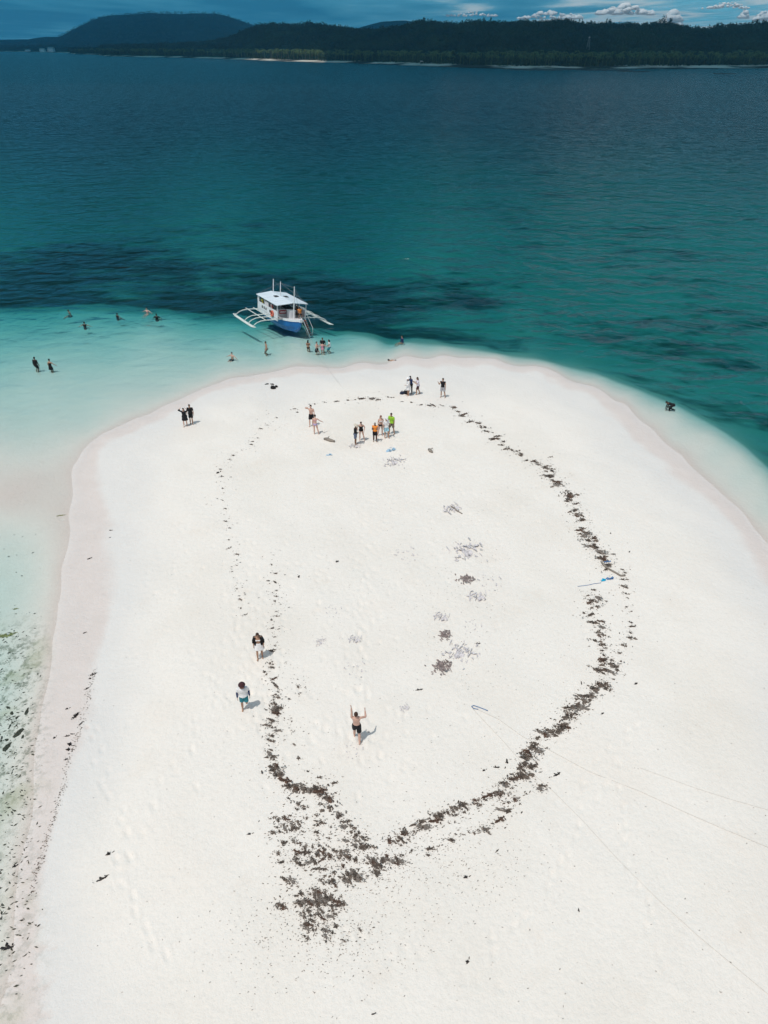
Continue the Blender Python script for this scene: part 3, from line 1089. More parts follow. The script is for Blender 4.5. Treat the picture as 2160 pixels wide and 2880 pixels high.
ARM = {'down': ((.20, .02, -1), (.08, .2, -1)), 'relax': ((.30, -.08, -1), (.05, .40, -1)), 'up': ((.30, .05, 1), (.05, .12, 1)), 'upbent': ((.62, .15, -.55), (.42, .15, 1)),
       'shade': ((.75, .45, .35), (-.85, .35, .45)), 'phone': ((.22, .45, -.85), (-.30, .80, .55)), 'hold': ((.15, .25, -1), (-.45, .85, -.15)), 'out': ((.75, .25, -.6), (.6, .45, -.5)),
       'head': ((.80, .10, .35), (-.65, .05, .75)), 'reach': ((.12, .95, -.6), (.05, .6, -1)), 'swing': ((.15, .40, -1), (.05, .65, -.8)), 'swingb': ((.2, -.40, -1), (.1, -.15, -1)), 'side': ((.9, .1, -.45), (.85, .2, -.4)),
       'crawl': ((.12, .35, -1), (.02, .15, -1)), 'hip': ((.55, -.1, -1), (-.1, .5, -.9)), 'raise': ((.25, .55, -.6), (.15, .5, .8))}
LEG = {'stand': ((.05, .02, -1), (.02, -.02, -1)), 'fwd': ((.04, .38, -1), (.02, .02, -1)), 'back': ((.05, -.16, -1), (.03, -.42, -1)), 'bent': ((.05, .25, -1), (.0, -.85, -.45)), 'wide': ((.22, .02, -1), (.18, 0, -1)),
       'sit': ((.12, 1, -.08), (.03, .08, -1)), 'squat': ((.18, .95, -.25), (.05, -.45, -1)), 'float': ((.06, -1, -.06), (.03, -1, -.1)), 'kneel': ((.1, .5, -1), (.05, -1, -.3)), 'tread': ((.12, 1, .05), (.02, .9, -.35)), 'wade': ((.08, .62, -.8), (.03, -.55, -.85)), 'wadeb': ((.08, .35, -.9), (.03, -.75, -.7))}
PENDING = []          # bodies and garments waiting for their surface


def _frame(d, ref):
    d = d.normalized()
    a = (ref - d * ref.dot(d))
    if a.length < 1e-3: a = Vector((1, 0, 0)) - d * d.x
    a.normalize()
    return d, a, d.cross(a)


def person(label, at, face, h=1.72, skin_c='fair', hair=('short', 'brown'), wear=(), arms=('down', 'down'), legs=('stand', 'stand'), lean=0., sex='m', build=1.0,
           hat=None, nod=0.15, turn=0., vox=.017, group=None, sink=None, hold=None, vis=None):
    """at: (x, y, z) of the ground under the feet; face: direction in degrees, 90 is away from the camera"""
    s = h / 1.75
    X, Y, Z = Vector((1, 0, 0)), Vector((0, 1, 0)), Vector((0, 0, 1))
    Rt = Matrix.Rotation(-lean, 3, 'X')
    pel = Vector((0, 0, .95))
    up = lambda v: pel + Rt @ (Vector(v) - pel)
    ux, uy, uz = X, Rt @ Y, Rt @ Z
    fem = sex == 'f'
    b = build
    TOR = [(.84, .125, .10), (.90, .168 if fem else .155, .118), (.97, .165 if fem else .155, .115), (1.06, .132 if fem else .142, .10), (1.14, .125 if fem else .142, .098),
           (1.24, .145 if fem else .160, .112), (1.32, .155 if fem else .175, .125 if fem else .115), (1.40, .150 if fem else .178, .10), (1.455, .10, .075)]
    arm_dirs, leg_dirs = [], []
    for k, sg in ((0, -1), (1, 1)):
        a = ARM[arms[k]] if isinstance(arms[k], str) else arms[k]
        arm_dirs.append([Rt @ Vector((v[0] * sg, v[1], v[2])).normalized() if abs(lean) < .9 else Vector((v[0] * sg, v[1], v[2])).normalized() for v in a])
        l = LEG[legs[k]] if isinstance(legs[k], str) else legs[k]
        leg_dirs.append([Vector((v[0] * sg, v[1], v[2])).normalized() for v in l])
    sh = [up((sg * (.165 if fem else .185), 0, 1.405)) for sg in (-1, 1)]
    hp = [Vector((sg * .088, 0, .90)) for sg in (-1, 1)]
    el = [sh[k] + arm_dirs[k][0] * .285 for k in (0, 1)]
    wr = [el[k] + arm_dirs[k][1] * .255 for k in (0, 1)]
    kn = [hp[k] + leg_dirs[k][0] * .425 for k in (0, 1)]
    an = [kn[k] + leg_dirs[k][1] * .405 for k in (0, 1)]
    zmin = min(an[0].z, an[1].z, kn[0].z, kn[1].z) - .075
    neck = up((0, -.005, 1.46))
    hd_rot = Matrix.Rotation(turn, 3, 'Z') @ Rt @ Matrix.Rotation(-nod, 3, 'X')
    hx, hy, hz = hd_rot @ X, hd_rot @ Y, hd_rot @ Z
    hc = neck + uz * .07 + hz * .105 + hy * .015
    mb = MB()

    def torso(m, z0, z1, inf=0., flare=0.):
        pts = [(z, rx, ry) for z, rx, ry in TOR]
        zs = [p[0] for p in pts]
        sec = []
        for z in np.unique(np.concatenate([[z0, z1], [q for q in zs if z0 < q < z1]])):
            rx, ry = np.interp(z, zs, [p[1] for p in pts]), np.interp(z, zs, [p[2] for p in pts])
            k = flare * max(0, (1.1 - z)) if flare else 0
            sec.append((up((0, 0, z)), ux, uy, rx * b + inf + k, ry * b + inf + k))
        m.loft(sec, 16)

    def limb(m, p, q, r0, r1, inf=0., t0=0., t1=1., mid=None):
        d, a, c = _frame(q - p, Y)
        L = (q - p).length
        ts = [t0, t0 + (t1 - t0) * .33, t0 + (t1 - t0) * .66, t1]
        sec = []
        for t in ts:
            r = r0 + (r1 - r0) * t + (mid or 0) * math.sin(math.pi * min(max(t, 0), 1)) + inf
            sec.append((p + d * (L * t), a, c, r, r))
        m.loft(sec, 10)

    torso(mb, .84, 1.455)
    if fem:
        for sg in (-1, 1): mb.ell(up((sg * .07, .095 * b, 1.285)), ux, uy, uz, .062, .055, .058, 8, 6)
    mb.ell(Vector((0, -.05, .90)), X, Y, Z, .14 * b, .11 * b, .10, 10, 6)
    mb.loft([(up((0, 0, 1.43)), ux, uy, .068, .062), (neck, ux, uy, .056, .056), (hc - hz * .05, hx, hy, .052, .055)], 10)
    mb.ell(hc, hx, hy, hz, .076, .094, .118, 14, 10)
    mb.ell(hc + hy * .03 - hz * .065, hx, hy, hz, .055, .062, .055, 10, 6)
    mb.ell(hc + hy * .097 - hz * .018, hx, hy, hz, .014, .020, .026, 8, 6)
    for sg in (-1, 1):
        mb.ell(hc + hx * (sg * .078) - hz * .01, hx, hy, hz, .012, .022, .032, 8, 6)
        mb.ell(up((sg * .16, 0, 1.395)), ux, uy, uz, .062 * b, .062, .058, 8, 6)
    fing = MB()
    for k, sg in ((0, -1), (1, 1)):
        limb(mb, sh[k], el[k], .050 * b, .040, mid=.006)
        limb(mb, el[k], wr[k], .040, .027, mid=.007)
        d, a, c = _frame(wr[k] - el[k], uy)
        # palm then five fingers, thumb off its side
        palm_n = c
        mb.loft([(wr[k] - d * .01, a, c, .028, .022), (wr[k] + d * .045, a, c, .040, .016), (wr[k] + d * .085, a, c, .038, .013)], 10)
        base = wr[k] + d * .07
        for fi, (off, ln) in enumerate(((-.029, .060), (-.010, .072), (.010, .068), (.028, .052))):
            p0 = base + a * off
            bend = c * (-.35 * sg)
            p1 = p0 + d * (ln * .55) + a * (off * .25)
            p2 = p1 + (d + bend).normalized() * (ln * .40)
            p3 = p2 + (d + bend * 2.4).normalized() * (ln * .32)
            fing.tube([p0, p1, p2, p3], [.0095, .009, .008, .006], 6)
        t0 = wr[k] + d * .025 + a * .028
        t1 = t0 + (d * .7 + a * .9).normalized() * .038
        t2 = t1 + (d + a * .25 + c * (-.3 * sg)).normalized() * .034
        fing.tube([t0 - a * .01, t0, t1, t2], [.013, .012, .011, .008], 6)
        limb(mb, hp[k], kn[k], .086 * b, .056, mid=.006)
        limb(mb, kn[k], an[k], .054, .036, mid=.014)
        mb.ell(kn[k], X, Y, Z, .054, .056, .056, 8, 6)
        # foot
        ld = leg_dirs[k][1]
        fd = Vector((sg * .12, 1, 0)) if ld.z < -.6 else (Vector((0, 0, -1)) if abs(ld.y) > .85 else Vector((0, .7, -.7)))
        fd = (fd - ld * (fd.dot(ld) * .25)).normalized()
        sd = X
        un = fd.cross(sd) * -1
        un = un if un.z > 0 else -un
        hcn = an[k] - un * .045
        mb.loft([(hcn - fd * .055, sd, un, .026, .026), (hcn - fd * .02, sd, un, .034, .036), (hcn + fd * .06, sd, un, .040, .030), (hcn + fd * .13, sd, un, .044, .022), (hcn + fd * .175, sd, un, .030, .014)], 10)
        mb.loft([(an[k] + Vector((0, 0, .02)), X, Y, .034, .036), (hcn, X, Y, .036, .040)], 8)
    if vis is not None:                                     # bather: the crown stands this far above the water
        at = (at[0], at[1], vis - s * (hc.z + .135 - zmin))
    e = empty('person', at, (0, 0, R(face - 90)))
    e.scale = (s, s, s)
    dz = Vector((0, 0, -zmin))

    def emit(name, m, material, v, extra=None, raw=False):
        o = m.build(name, material, e, True)
        for vv in o.data.vertices: vv.co += dz
        if not raw: PENDING.append((o, v, extra, dz, material))
        return o

    emit('body', mb, skin(skin_c), vox, fing)
    ey = MB()
    for sg in (-1, 1):
        q = MB(); q.ell(hc + hx * (sg * .031) + hy * .086 + hz * .008, hx, hy, hz, .012, .008, .007, 8, 6)
        emit('eye', q, M_DARK, 0, raw=True)
    q = MB(); q.ell(hc + hy * .088 - hz * .058, hx, hy, hz, .022, .008, .007, 8, 6)
    emit('mouth', q, mat('lips', (.32, .11, .09), .5), 0, raw=True)
    # hair
    style, hcol = hair
    if style != 'bald':
        m = MB()
        m.ell(hc - hy * .016 + hz * .026, hx, hy, hz, .088, .098, .106, 14, 9)
        if style in ('long', 'bob'):
            ln = .30 if style == 'long' else .13
            m.loft([(hc - hy * .03 + hz * .02, hx, hy, .088, .085), (hc - hy * .055 - hz * .08, hx, hy, .09, .06), (hc - hy * .075 - uz * (.08 + ln * .5), ux, uy, .10, .045), (hc - hy * .085 - uz * (.08 + ln), ux, uy, .075, .028)], 12)
        if style == 'bun':
            m.ell(hc - hy * .09 + hz * .085, hx, hy, hz, .045, .045, .045, 8, 6)
        if style == 'short':
            m.ell(hc - hy * .05 - hz * .02, hx, hy, hz, .075, .06, .075, 10, 6)
        emit('hair', m, hairm(hcol), .02)
    if hat:
        kind, hcc = hat
        m = MB()
        c0 = hc + hz * .055 - hy * .005
        if kind == 'bucket':
            m.loft([(c0 - hz * .03, hx, hy, .165, .175), (c0 - hz * .012, hx, hy, .155, .165), (c0 + hz * .028, hx, hy, .100, .114), (c0 + hz * .085, hx, hy, .085, .098), (c0 + hz * .095, hx, hy, .06, .07)], 18)
        elif kind == 'sun':
            m.loft([(c0 - hz * .012, hx, hy, .205, .22), (c0 + hz * .015, hx, hy, .19, .205), (c0 + hz * .03, hx, hy, .102, .116), (c0 + hz * .085, hx, hy, .085, .10), (c0 + hz * .10, hx, hy, .05, .06)], 20)
        else:
            m.loft([(c0 - hz * .01, hx, hy, .096, .112), (c0 + hz * .05, hx, hy, .088, .104), (c0 + hz * .08, hx, hy, .05, .06)], 16)
            m.loft([(c0 + hy * .08 - hz * .008, hx, hz, .075, .008), (c0 + hy * .19 - hz * .016, hx, hz, .055, .006)], 10)
        emit('hat', m, cloth(hcc), 0, raw=True)
    # garments
    for item in wear:
        kind, cc = item[0], item[1]
        m = MB()
        mt = cloth(cc)
        name = kind
        v = .02
        if kind in ('tee', 'rash', 'tank', 'vest', 'robe'):
            z0 = {'tee': .93, 'rash': .95, 'tank': .93, 'vest': .98, 'robe': .84}[kind]
            inf = {'tee': .028, 'rash': .014, 'tank': .022, 'vest': .05, 'robe': .045}[kind]
            torso(m, z0, 1.45, inf, .18 if kind in ('tee', 'robe') else 0)
            if kind == 'robe':
                m.loft([(pel + Vector((0, 0, .02)), X, Y, .20 * b, .17 * b), (Vector((0, .01, .70)), X, Y, .25 * b, .21 * b), (Vector((0, .01, .58)), X, Y, .27 * b, .22 * b)], 16)
            for k in (0, 1):
                m.ell(sh[k], ux, uy, uz, .065 + inf * .6, .065 + inf * .6, .065, 8, 6)
                if kind in ('tee', 'robe'): limb(m, sh[k], el[k], .060, .060, .012, 0, .72)
                if kind == 'robe': limb(m, el[k], wr[k], .055, .055, .006, -.15, .7)
                if kind == 'rash':
                    limb(m, sh[k], el[k], .054, .046, .006, 0, 1.02); limb(m, el[k], wr[k], .046, .033, .006, -.02, .95)
            name = {'tee': 'shirt', 'rash': 'long_sleeved_shirt', 'tank': 'tank_top', 'vest': 'vest', 'robe': 'robe'}[kind]
        elif kind == 'sleeves':
            for k in (0, 1):
                limb(m, sh[k], el[k], .052, .045, .008, .5, 1.02); limb(m, el[k], wr[k], .045, .033, .008, -.02, .95)
        elif kind == 'jacket':
            n = 22
            secs = []
            for z, rx, ry in [t for t in TOR if t[0] >= .90]:
                c0 = up((0, 0, z))
                for q in range(n):
                    an_ = R(-90 + 48 - 90) + 0
                    an_ = math.pi / 2 + R(38) + (2 * math.pi - R(76)) * q / (n - 1)
                    secs.append(c0 + ux * ((rx * b + .035) * math.cos(an_)) + uy * ((ry * b + .035) * math.sin(an_)))
            nz = len(secs) // n
            m.add(secs, [(i * n + q, i * n + q + 1, (i + 1) * n + q + 1, (i + 1) * n + q) for i in range(nz - 1) for q in range(n - 1)])
            for k in (0, 1):
                limb(m, sh[k], el[k], .07, .066, .01, -.1, 1.0); limb(m, el[k], wr[k], .062, .055, .008, -.1, .45)
            o = emit('jacket', m, mt, 0, raw=True)
            sl = o.modifiers.new('thickness', 'SOLIDIFY'); sl.thickness = .012
            continue
        elif kind in ('shorts', 'briefs', 'leggings'):
            torso(m, .84, 1.0, .02)
            m.ell(Vector((0, -.05, .90)), X, Y, Z, .16 * b, .13 * b, .10, 10, 6)
            if kind != 'briefs':
                for k in (0, 1):
                    if kind == 'shorts': limb(m, hp[k], kn[k], .098 * b, .092, .012, -.05, .82)
                    else:
                        limb(m, hp[k], kn[k], .090 * b, .062, .006, -.05, 1.02); limb(m, kn[k], an[k], .060, .042, .006, -.02, .95, .012)
            name = kind
        elif kind == 'skirt':
            m.loft([(pel + Vector((0, 0, .09)), X, Y, .155 * b, .13 * b), (Vector((0, 0, .88)), X, Y, .20 * b, .16 * b), (Vector((0, .01, .62)), X, Y, .26 * b, .20 * b)], 18)
        elif kind == 'swimsuit':
            torso(m, .84, 1.34, .012)
            m.ell(Vector((0, -.05, .90)), X, Y, Z, .15 * b, .12 * b, .10, 10, 6)
            for sg in (-1, 1): m.ell(up((sg * .07, .097 * b, 1.285)), ux, uy, uz, .068, .062, .062, 8, 6)
            for sg in (-1, 1): m.loft([(up((sg * .085, .07, 1.33)), ux, uy, .018, .05), (up((sg * .085, 0, 1.46)), ux, uy, .018, .07), (up((sg * .07, -.07, 1.32)), ux, uy, .018, .05)], 8)
        elif kind == 'bikini':
            torso(m, 1.245, 1.325, .010)
            for sg in (-1, 1): m.ell(up((sg * .07, .097 * b, 1.285)), ux, uy, uz, .068, .062, .055, 8, 6)
            name = 'bikini_top'
        emit(name, m, mt, v)
    if hold:
        kind = hold
        if kind == 'phone':
            q = MB(); c0 = wr[1] + arm_dirs[1][1] * .10
            q.box(c0.x - .04, c0.x + .04, c0.y - .006, c0.y + .006, c0.z - .08, c0.z + .08)
            o = q.build('phone', M_DARK)
            for vv in o.data.vertices: vv.co += dz
            o.matrix_world = Matrix.Translation(at) @ Matrix.Rotation(R(face - 90), 4, 'Z') @ Matrix.Scale(s, 4)
            tag(o, 'dark phone held up by the person in the orange vest', 'phone')
    tag(e, label, 'person', group)
    return e


def on_sand(u, v):
    return place(u, v)


def in_water(u, v, visible, h):
    """waterline at (u, v); feet lie below so that `visible` metres stand above the surface"""
    x, y = g0(u, v, 0)
    return (x, y, -(h - visible))


PG = 'visitors standing and walking on the sandbar'
WG = 'bathers wading and swimming in the shallows'
TO, AW = -90, 90
person('bare-backed man in black shorts, arms raised, nearest to the viewer', on_sand(1004, 2080), 88, 1.84, 'fair', ('short', 'brown'), [('shorts', 'black')], (((-.04, .10, 1), (.06, .12, 1)), ((.55, .45, -.45), (-.12, .50, .80))), ('fwd', 'back'), -.10, build=.98, group=PG, vox=.014, nod=-.15)
person('woman in open black jacket and white skirt walking towards the viewer', on_sand(732, 1848), -84, 1.66, 'tan', ('long', 'brown'), [('bikini', 'white'), ('jacket', 'black'), ('skirt', 'white')], ('relax', 'relax'), ('stand', 'fwd'), .05, 'f', 1.14, group=PG, vox=.015, nod=.45)
person('man in dark bucket hat, white shirt and teal shorts, walking', on_sand(690, 1994), -76, 1.70, 'tan', ('short', 'black'), [('tee', 'white'), ('sleeves', 'navy'), ('shorts', 'teal')], ('relax', 'relax'), ('bent', 'stand'), .08, 'm', 1.15, hat=('bucket', 'maroon'), group=PG, vox=.015, nod=.05)
person('person in a loose black cover-up with both arms raised to the head', on_sand(523, 1198), -92, 1.58, 'fair', ('long', 'black'), [('robe', 'black')], ('head', 'head'), ('stand', 'fwd'), .05, 'f', 1.05, group=PG)
person('man in black shirt and black shorts walking beside the cover-up wearer', on_sand(540, 1191), -88, 1.68, 'tan', ('short', 'black'), [('tee', 'black'), ('shorts', 'black')], ('down', 'relax'), ('fwd', 'stand'), .03, group=PG)
person('bare-chested man in dark shorts shading his face with one hand', on_sand(877, 1197), -100, 1.80, 'fair', ('short', 'black'), [('shorts', 'black')], ('down', 'shade'), ('stand', 'fwd'), 0, group=PG)
person('woman in pink and lilac swimsuit seen from behind', on_sand(888, 1221), 80, 1.64, 'fair', ('bun', 'brown'), [('bikini', 'pink'), ('briefs', 'lilac')], ('down', 'out'), ('stand', 'wide'), .05, 'f', group=PG)
person('person in pale sun hat, black long sleeves and blue-grey shorts, side on', on_sand(1000, 1249), -12, 1.66, 'brown', ('short', 'black'), [('rash', 'black'), ('shorts', 'bluegrey')], ('down', 'hold'), ('stand', 'stand'), .04, hat=('sun', 'beige'), group=PG, nod=.35)
person('woman in a black one-piece swimsuit with elbows out', on_sand(1016, 1238), -88, 1.63, 'fair', ('short', 'brown'), [('swimsuit', 'black')], ('hip', 'hip'), ('wide', 'stand'), .12, 'f', 1.1, group=PG, nod=.4)
person('person in bright orange vest and dark leggings taking a picture', on_sand(1055, 1241), -95, 1.60, 'brown', ('short', 'grey'), [('vest', 'orange'), ('shorts', 'black'), ('leggings', 'brown')], ('phone', 'phone'), ('stand', 'stand'), .05, 'f', 1.1, group=PG, hold='phone')
person('red-haired woman in black and white swimwear', on_sand(1071, 1224), -75, 1.70, 'fair', ('long', 'red'), [('bikini', 'white'), ('briefs', 'black')], ('hold', 'down'), ('stand', 'wide'), .03, 'f', 1.08, group=PG)
person('man in white shirt and light blue shorts with a hand to his chin', on_sand(1086, 1230), -60, 1.68, 'tan', ('short', 'black'), [('tee', 'white'), ('shorts', 'lightblue')], ('phone', 'down'), ('fwd', 'stand'), .02, hat=('cap', 'white'), group=PG)
person('man in lime green shirt and brown shorts, feet apart', on_sand(1101, 1219), -120, 1.78, 'tan', ('short', 'black'), [('tee', 'lime'), ('shorts', 'greybrown')], ('down', 'hold'), ('wide', 'fwd'), .05, group=PG)
person('person dressed all in white beside two bags', on_sand(1148, 1112), 200, 1.66, 'tan', ('short', 'grey'), [('robe', 'white'), ('shorts', 'white')], ('hold', 'down'), ('stand', 'stand'), .05, hat=('sun', 'white'), group=PG)
person('person in navy long-sleeved shirt and dark leggings behind the white-clad one', on_sand(1156, 1107), 215, 1.68, 'brown', ('short', 'black'), [('rash', 'navy'), ('leggings', 'black')], ('hold', 'relax'), ('stand', 'fwd'), .12, group=PG, nod=.4)
person('person in lavender shirt and dark shorts stepping left with hands raised', on_sand(1175, 1109), 190, 1.62, 'tan', ('bob', 'black'), [('tee', 'lavender'), ('shorts', 'maroon')], ('phone', 'phone'), ('fwd', 'back'), .08, 'f', group=PG)
person('man in black tank top and grey shorts raising one hand', on_sand(1244, 1117), -110, 1.76, 'tan', ('short', 'black'), [('tank', 'black'), ('shorts', 'grey')], ('down', 'raise'), ('wide', 'stand'), .02, group=PG)
x, y = g0(1893, 1145, 0)
person('person in black bending with hands in the shallow water at the right', (x, y, gz(x, y)), 168, 1.62, 'brown', ('short', 'black'), [('rash', 'black'), ('leggings', 'black')], ('crawl', 'crawl'), ('squat', 'kneel'), 1.35, group=WG, nod=-.5)
# bathers
x, y = g0(1086, 1014, 0)
person('swimmer lying flat in the shallow water near the beach edge', (x + .9, y + .05, -.26), 178, 1.68, 'tan', ('short', 'black'), [('shorts', 'black')], ('reach', 'reach'), ('float', 'float'), 1.5, group=WG, vox=.02, nod=-.5)
person('swimmer alone chest deep right of the boat', (*g0(1131, 954, 0), 0), -150, 1.68, 'tan', ('short', 'black'), [('rash', 'navy')], ('out', 'down'), ('tread', 'tread'), group=WG, vox=.02, vis=0.42)
person('person in black long sleeves wading, leftmost of all', (*g0(102, 1032, 0), 0), 80, 1.72, 'brown', ('short', 'black'), [('rash', 'black'), ('shorts', 'black')], ('down', 'relax'), ('wade', 'wadeb'), .03, group=WG, vox=.02, vis=1.02)
person('person in black swimsuit wading beside the leftmost one', (*g0(142, 1033, 0), 0), 70, 1.62, 'tan', ('bun', 'black'), [('swimsuit', 'black'), ('skirt', 'black')], ('relax', 'out'), ('wade', 'wadeb'), .05, 'f', 1.05, group=WG, vox=.02, vis=0.84)
person('swimmer with only head and shoulder out, farthest left and out', (*g0(197, 876, 0), 0), 200, 1.68, 'tan', ('short', 'black'), [('shorts', 'black')], ('down', 'side'), ('tread', 'tread'), lean=.25, group=WG, vox=.02, vis=0.24)
person('bather in dark shirt chest deep, second from the left in open water', (*g0(238, 915, 0), 0), 95, 1.70, 'tan', ('short', 'black'), [('tank', 'black')], ('side', 'side'), ('tread', 'tread'), group=WG, vox=.02, vis=0.42)
person('bather neck deep between the dark-shirted bathers', (*g0(330, 889, 0), 0), 60, 1.66, 'brown', ('short', 'black'), [('tank', 'black')], ('down', 'out'), ('tread', 'tread'), group=WG, vox=.02, vis=0.38)
person('pale-skinned bather chest deep, nearest the dark sea-grass edge', (*g0(414, 876, 0), 0), 250, 1.68, 'fair', ('bun', 'black'), [('bikini', 'pink')], ('side', 'side'), ('tread', 'tread'), sex='f', group=WG, vox=.02, vis=0.48)
person('bather in black shirt with back turned, chest deep left of the boat', (*g0(441, 894, 0), 0), 85, 1.70, 'brown', ('short', 'black'), [('tee', 'black')], ('out', 'out'), ('tread', 'tread'), group=WG, vox=.02, vis=0.5)
person('bather crouching neck deep near the beach, arms spread', (*g0(653, 1003, 0), 0), 240, 1.66, 'fair', ('short', 'black'), [('shorts', 'black')], ('side', 'side'), ('tread', 'tread'), group=WG, vox=.02, vis=0.48)
person('slim bather striding left with an arm out in front of the boat', (*g0(750, 985, 0), 0), 200, 1.70, 'tan', ('short', 'black'), [('shorts', 'greybrown')], ('out', 'relax'), ('wade', 'wadeb'), .05, group=WG, vox=.02, vis=0.95)
person('long-haired bather in black shorts, left of the group at the boat', (*g0(867, 980, 0), 0), 80, 1.66, 'tan', ('long', 'black'), [('bikini', 'black'), ('briefs', 'black')], ('hold', 'hold'), ('wade', 'wadeb'), 0, 'f', group=WG, vox=.02, vis=0.9)
person('bather in dark skirt holding hands up, middle of the group at the boat', (*g0(891, 985, 0), 0), -40, 1.64, 'fair', ('short', 'black'), [('skirt', 'black')], ('hold', 'raise'), ('wade', 'wadeb'), 0, 'f', group=WG, vox=.02, vis=0.92)
person('man in black shirt standing behind the pink swimsuit', (*g0(908, 977, 0), 0), -95, 1.74, 'brown', ('short', 'black'), [('tee', 'black'), ('shorts', 'black')], ('relax', 'relax'), ('wade', 'wadeb'), group=WG, vox=.02, vis=1.05)
person('bather in pink swimsuit in front of the black-shirted man', (*g0(907, 984, 0), 0), 88, 1.60, 'fair', ('short', 'black'), [('swimsuit', 'pink')], ('out', 'out'), ('wade', 'wadeb'), sex='f', group=WG, vox=.02, nod=.3, vis=0.86)
person('bather in white shirt and teal shorts, rightmost of the group at the boat', (*g0(927, 979, 0), 0), 180, 1.66, 'tan', ('bob', 'black'), [('tank', 'white'), ('shorts', 'teal')], ('hold', 'down'), ('wade', 'wadeb'), .04, group=WG, vox=.02, vis=0.92)


# ------------------------------------------------------------------ outrigger boat
def build_boat():
    HEAD, HEEL, PIT = -1.022, -0.113, 0.025
    M = Matrix.Translation((-11.42, 79.25, 0)) @ Matrix.Rotation(HEAD, 4, 'Z') @ Matrix.Rotation(-PIT, 4, 'Y') @ Matrix.Rotation(HEEL, 4, 'X')
    e = empty('outrigger_boat')
    e.matrix_world = M
    blue = mat('hull_blue', (.010, .13, .40), .35, .18, 1.5, .1, .5)
    white = mat('boat_white', (.76, .79, .82), .45, .08, 2, .1)
    rfm = mat('roof_white', (.68, .76, .82), .5, .06, 1.2, .15)
    bam = mat('bamboo_white', (.66, .70, .68), .6, .15, 4, .2)
    grey = mat('deck_grey', (.50, .50, .50), .7, .15, 2)
    dark = mat('cabin_dark', (.03, .032, .036), .7, .2, 2)
    red = mat('sign_red', (.30, .03, .04), .5, .1, 3)
    # hull: lofted stations
    st = [(-4.1, .85, 1.12, -.05), (-3.2, 1.08, 1.02, -.32), (-1.5, 1.22, .98, -.42), (.5, 1.25, .98, -.42), (2.0, 1.14, 1.02, -.38), (3.0, .90, 1.10, -.28), (3.8, .60, 1.18, -.12), (4.3, .36, 1.26, .12), (4.62, .20, 1.32, .50), (4.82, .12, 1.36, .85)]
    vs, fs = [], []
    for xx, w, zd, zk in st:
        zm = zk + (zd - zk) * .45
        for yy, zz in ((w, zd), (w * .92, zm + .1), (w * .62, zk + (zd - zk) * .16), (0.0, zk), (-w * .62, zk + (zd - zk) * .16), (-w * .92, zm + .1), (-w, zd)):
            vs.append((xx, yy, zz))
    n = 7
    for i in range(len(st) - 1):
        for k in range(n - 1):
            fs.append((i * n + k, i * n + k + 1, (i + 1) * n + k + 1, (i + 1) * n + k))
    fs.append(tuple(range(n - 1, -1, -1)))
    fs.append(tuple((len(st) - 1) * n + k for k in range(n)))
    for i in range(len(st) - 1): fs.append((i * n, (i + 1) * n, (i + 1) * n + n - 1, i * n + n - 1))
    mesh_obj('hull', vs, fs, blue, e)
    dk = MB()
    dv = [(xx, yy * (w - .05), zd + .05) for xx, w, zd, zk in st for yy in (1, -1)]
    dk.add(dv, [(2 * i, 2 * i + 2, 2 * i + 3, 2 * i + 1) for i in range(len(st) - 1)])
    dk.build('deck', mat('deck_white', (.74, .72, .74), .6, .1, 3), e)
    for sg in (1, -1):
        gw = MB()
        vv = []
        for xx, w, zd, zk in st:
            for a, b_ in ((-.06, -.10), (.05, -.10), (.05, .13), (-.06, .13)): vv.append((xx, sg * (w + a), zd + b_))
        gw.add(vv, [(4 * i + k, 4 * i + (k + 1) % 4, 4 * i + 4 + (k + 1) % 4, 4 * i + 4 + k) for i in range(len(st) - 1) for k in range(4)] + [(3, 2, 1, 0), tuple(4 * (len(st) - 1) + k for k in range(4))])
        gw.build('gunwale', white, e)
    MB().box(4.70, 4.92, -.16, .16, 1.22, 1.50).build('stem_cap', white, e)
    # cabin platform, walls with openings
    MB().box(-2.85, 2.62, -1.68, 1.68, 1.085, 1.14).build('cabin_floor', grey, e)
    for sg in (1, -1):
        y0, y1 = sorted((sg * 1.62, sg * 1.68))
        w = MB()
        w.box(-2.8, 2.55, y0, y1, .86, 1.30)
        w.box(-2.8, 2.55, y0, y1, 1.62, 1.86)
        for xa, xb in ((-2.8, -1.7), (-1.35, -1.2), (-.85, -.7), (-.35, .35), (.8, 2.55)): w.box(xa, xb, y0 + .002, y1 - .002, 1.30, 1.62)
        w.build('side_wall', white, e)
        MB().box(-2.82, -2.45, y0 - .004, y1 + .004, 1.86, 2.52).build('corner_panel', white, e)
        MB().box(-.75, .15, y0 + .01, y1 - .01, 1.86, 2.30).build('side_panel', mat('side_panel_pink', (.72, .66, .68), .6), e)
    MB().box(-2.84, -2.78, -1.62, 1.62, .95, 2.0).build('stern_wall', white, e)
    # bulkhead facing the bow, with sign and helm box
    MB().box(1.55, 1.62, -1.6, .25, 1.14, 1.86).build('bulkhead', mat('bulkhead_grey', (.55, .58, .60), .6, .1, 2), e)
    MB().box(1.50, 1.60, .3, 1.6, 1.14, 1.60).build('bench_back', dark, e)
    sgn = MB().box(1.63, 1.68, -1.05, -.25, 1.42, 1.80).build('sign', red, e)
    lt = MB()
    for k in range(6): lt.box(1.682, 1.69, -.97 + k * .115, -.90 + k * .115, 1.53, 1.69 if k % 2 else 1.66)
    lt.build('sign_lettering', white, sgn)
    hb = MB().box(2.15, 2.75, -.35, .32, 1.14, 1.92).build('helm_box', white, e)
    MB().box(2.10, 2.80, -.40, .37, 1.922, 1.97).build('box_lid', white, hb)
    MB().box(-2.4, 1.2, -1.55, -1.05, 1.142, 1.50).build('bench', dark, e)
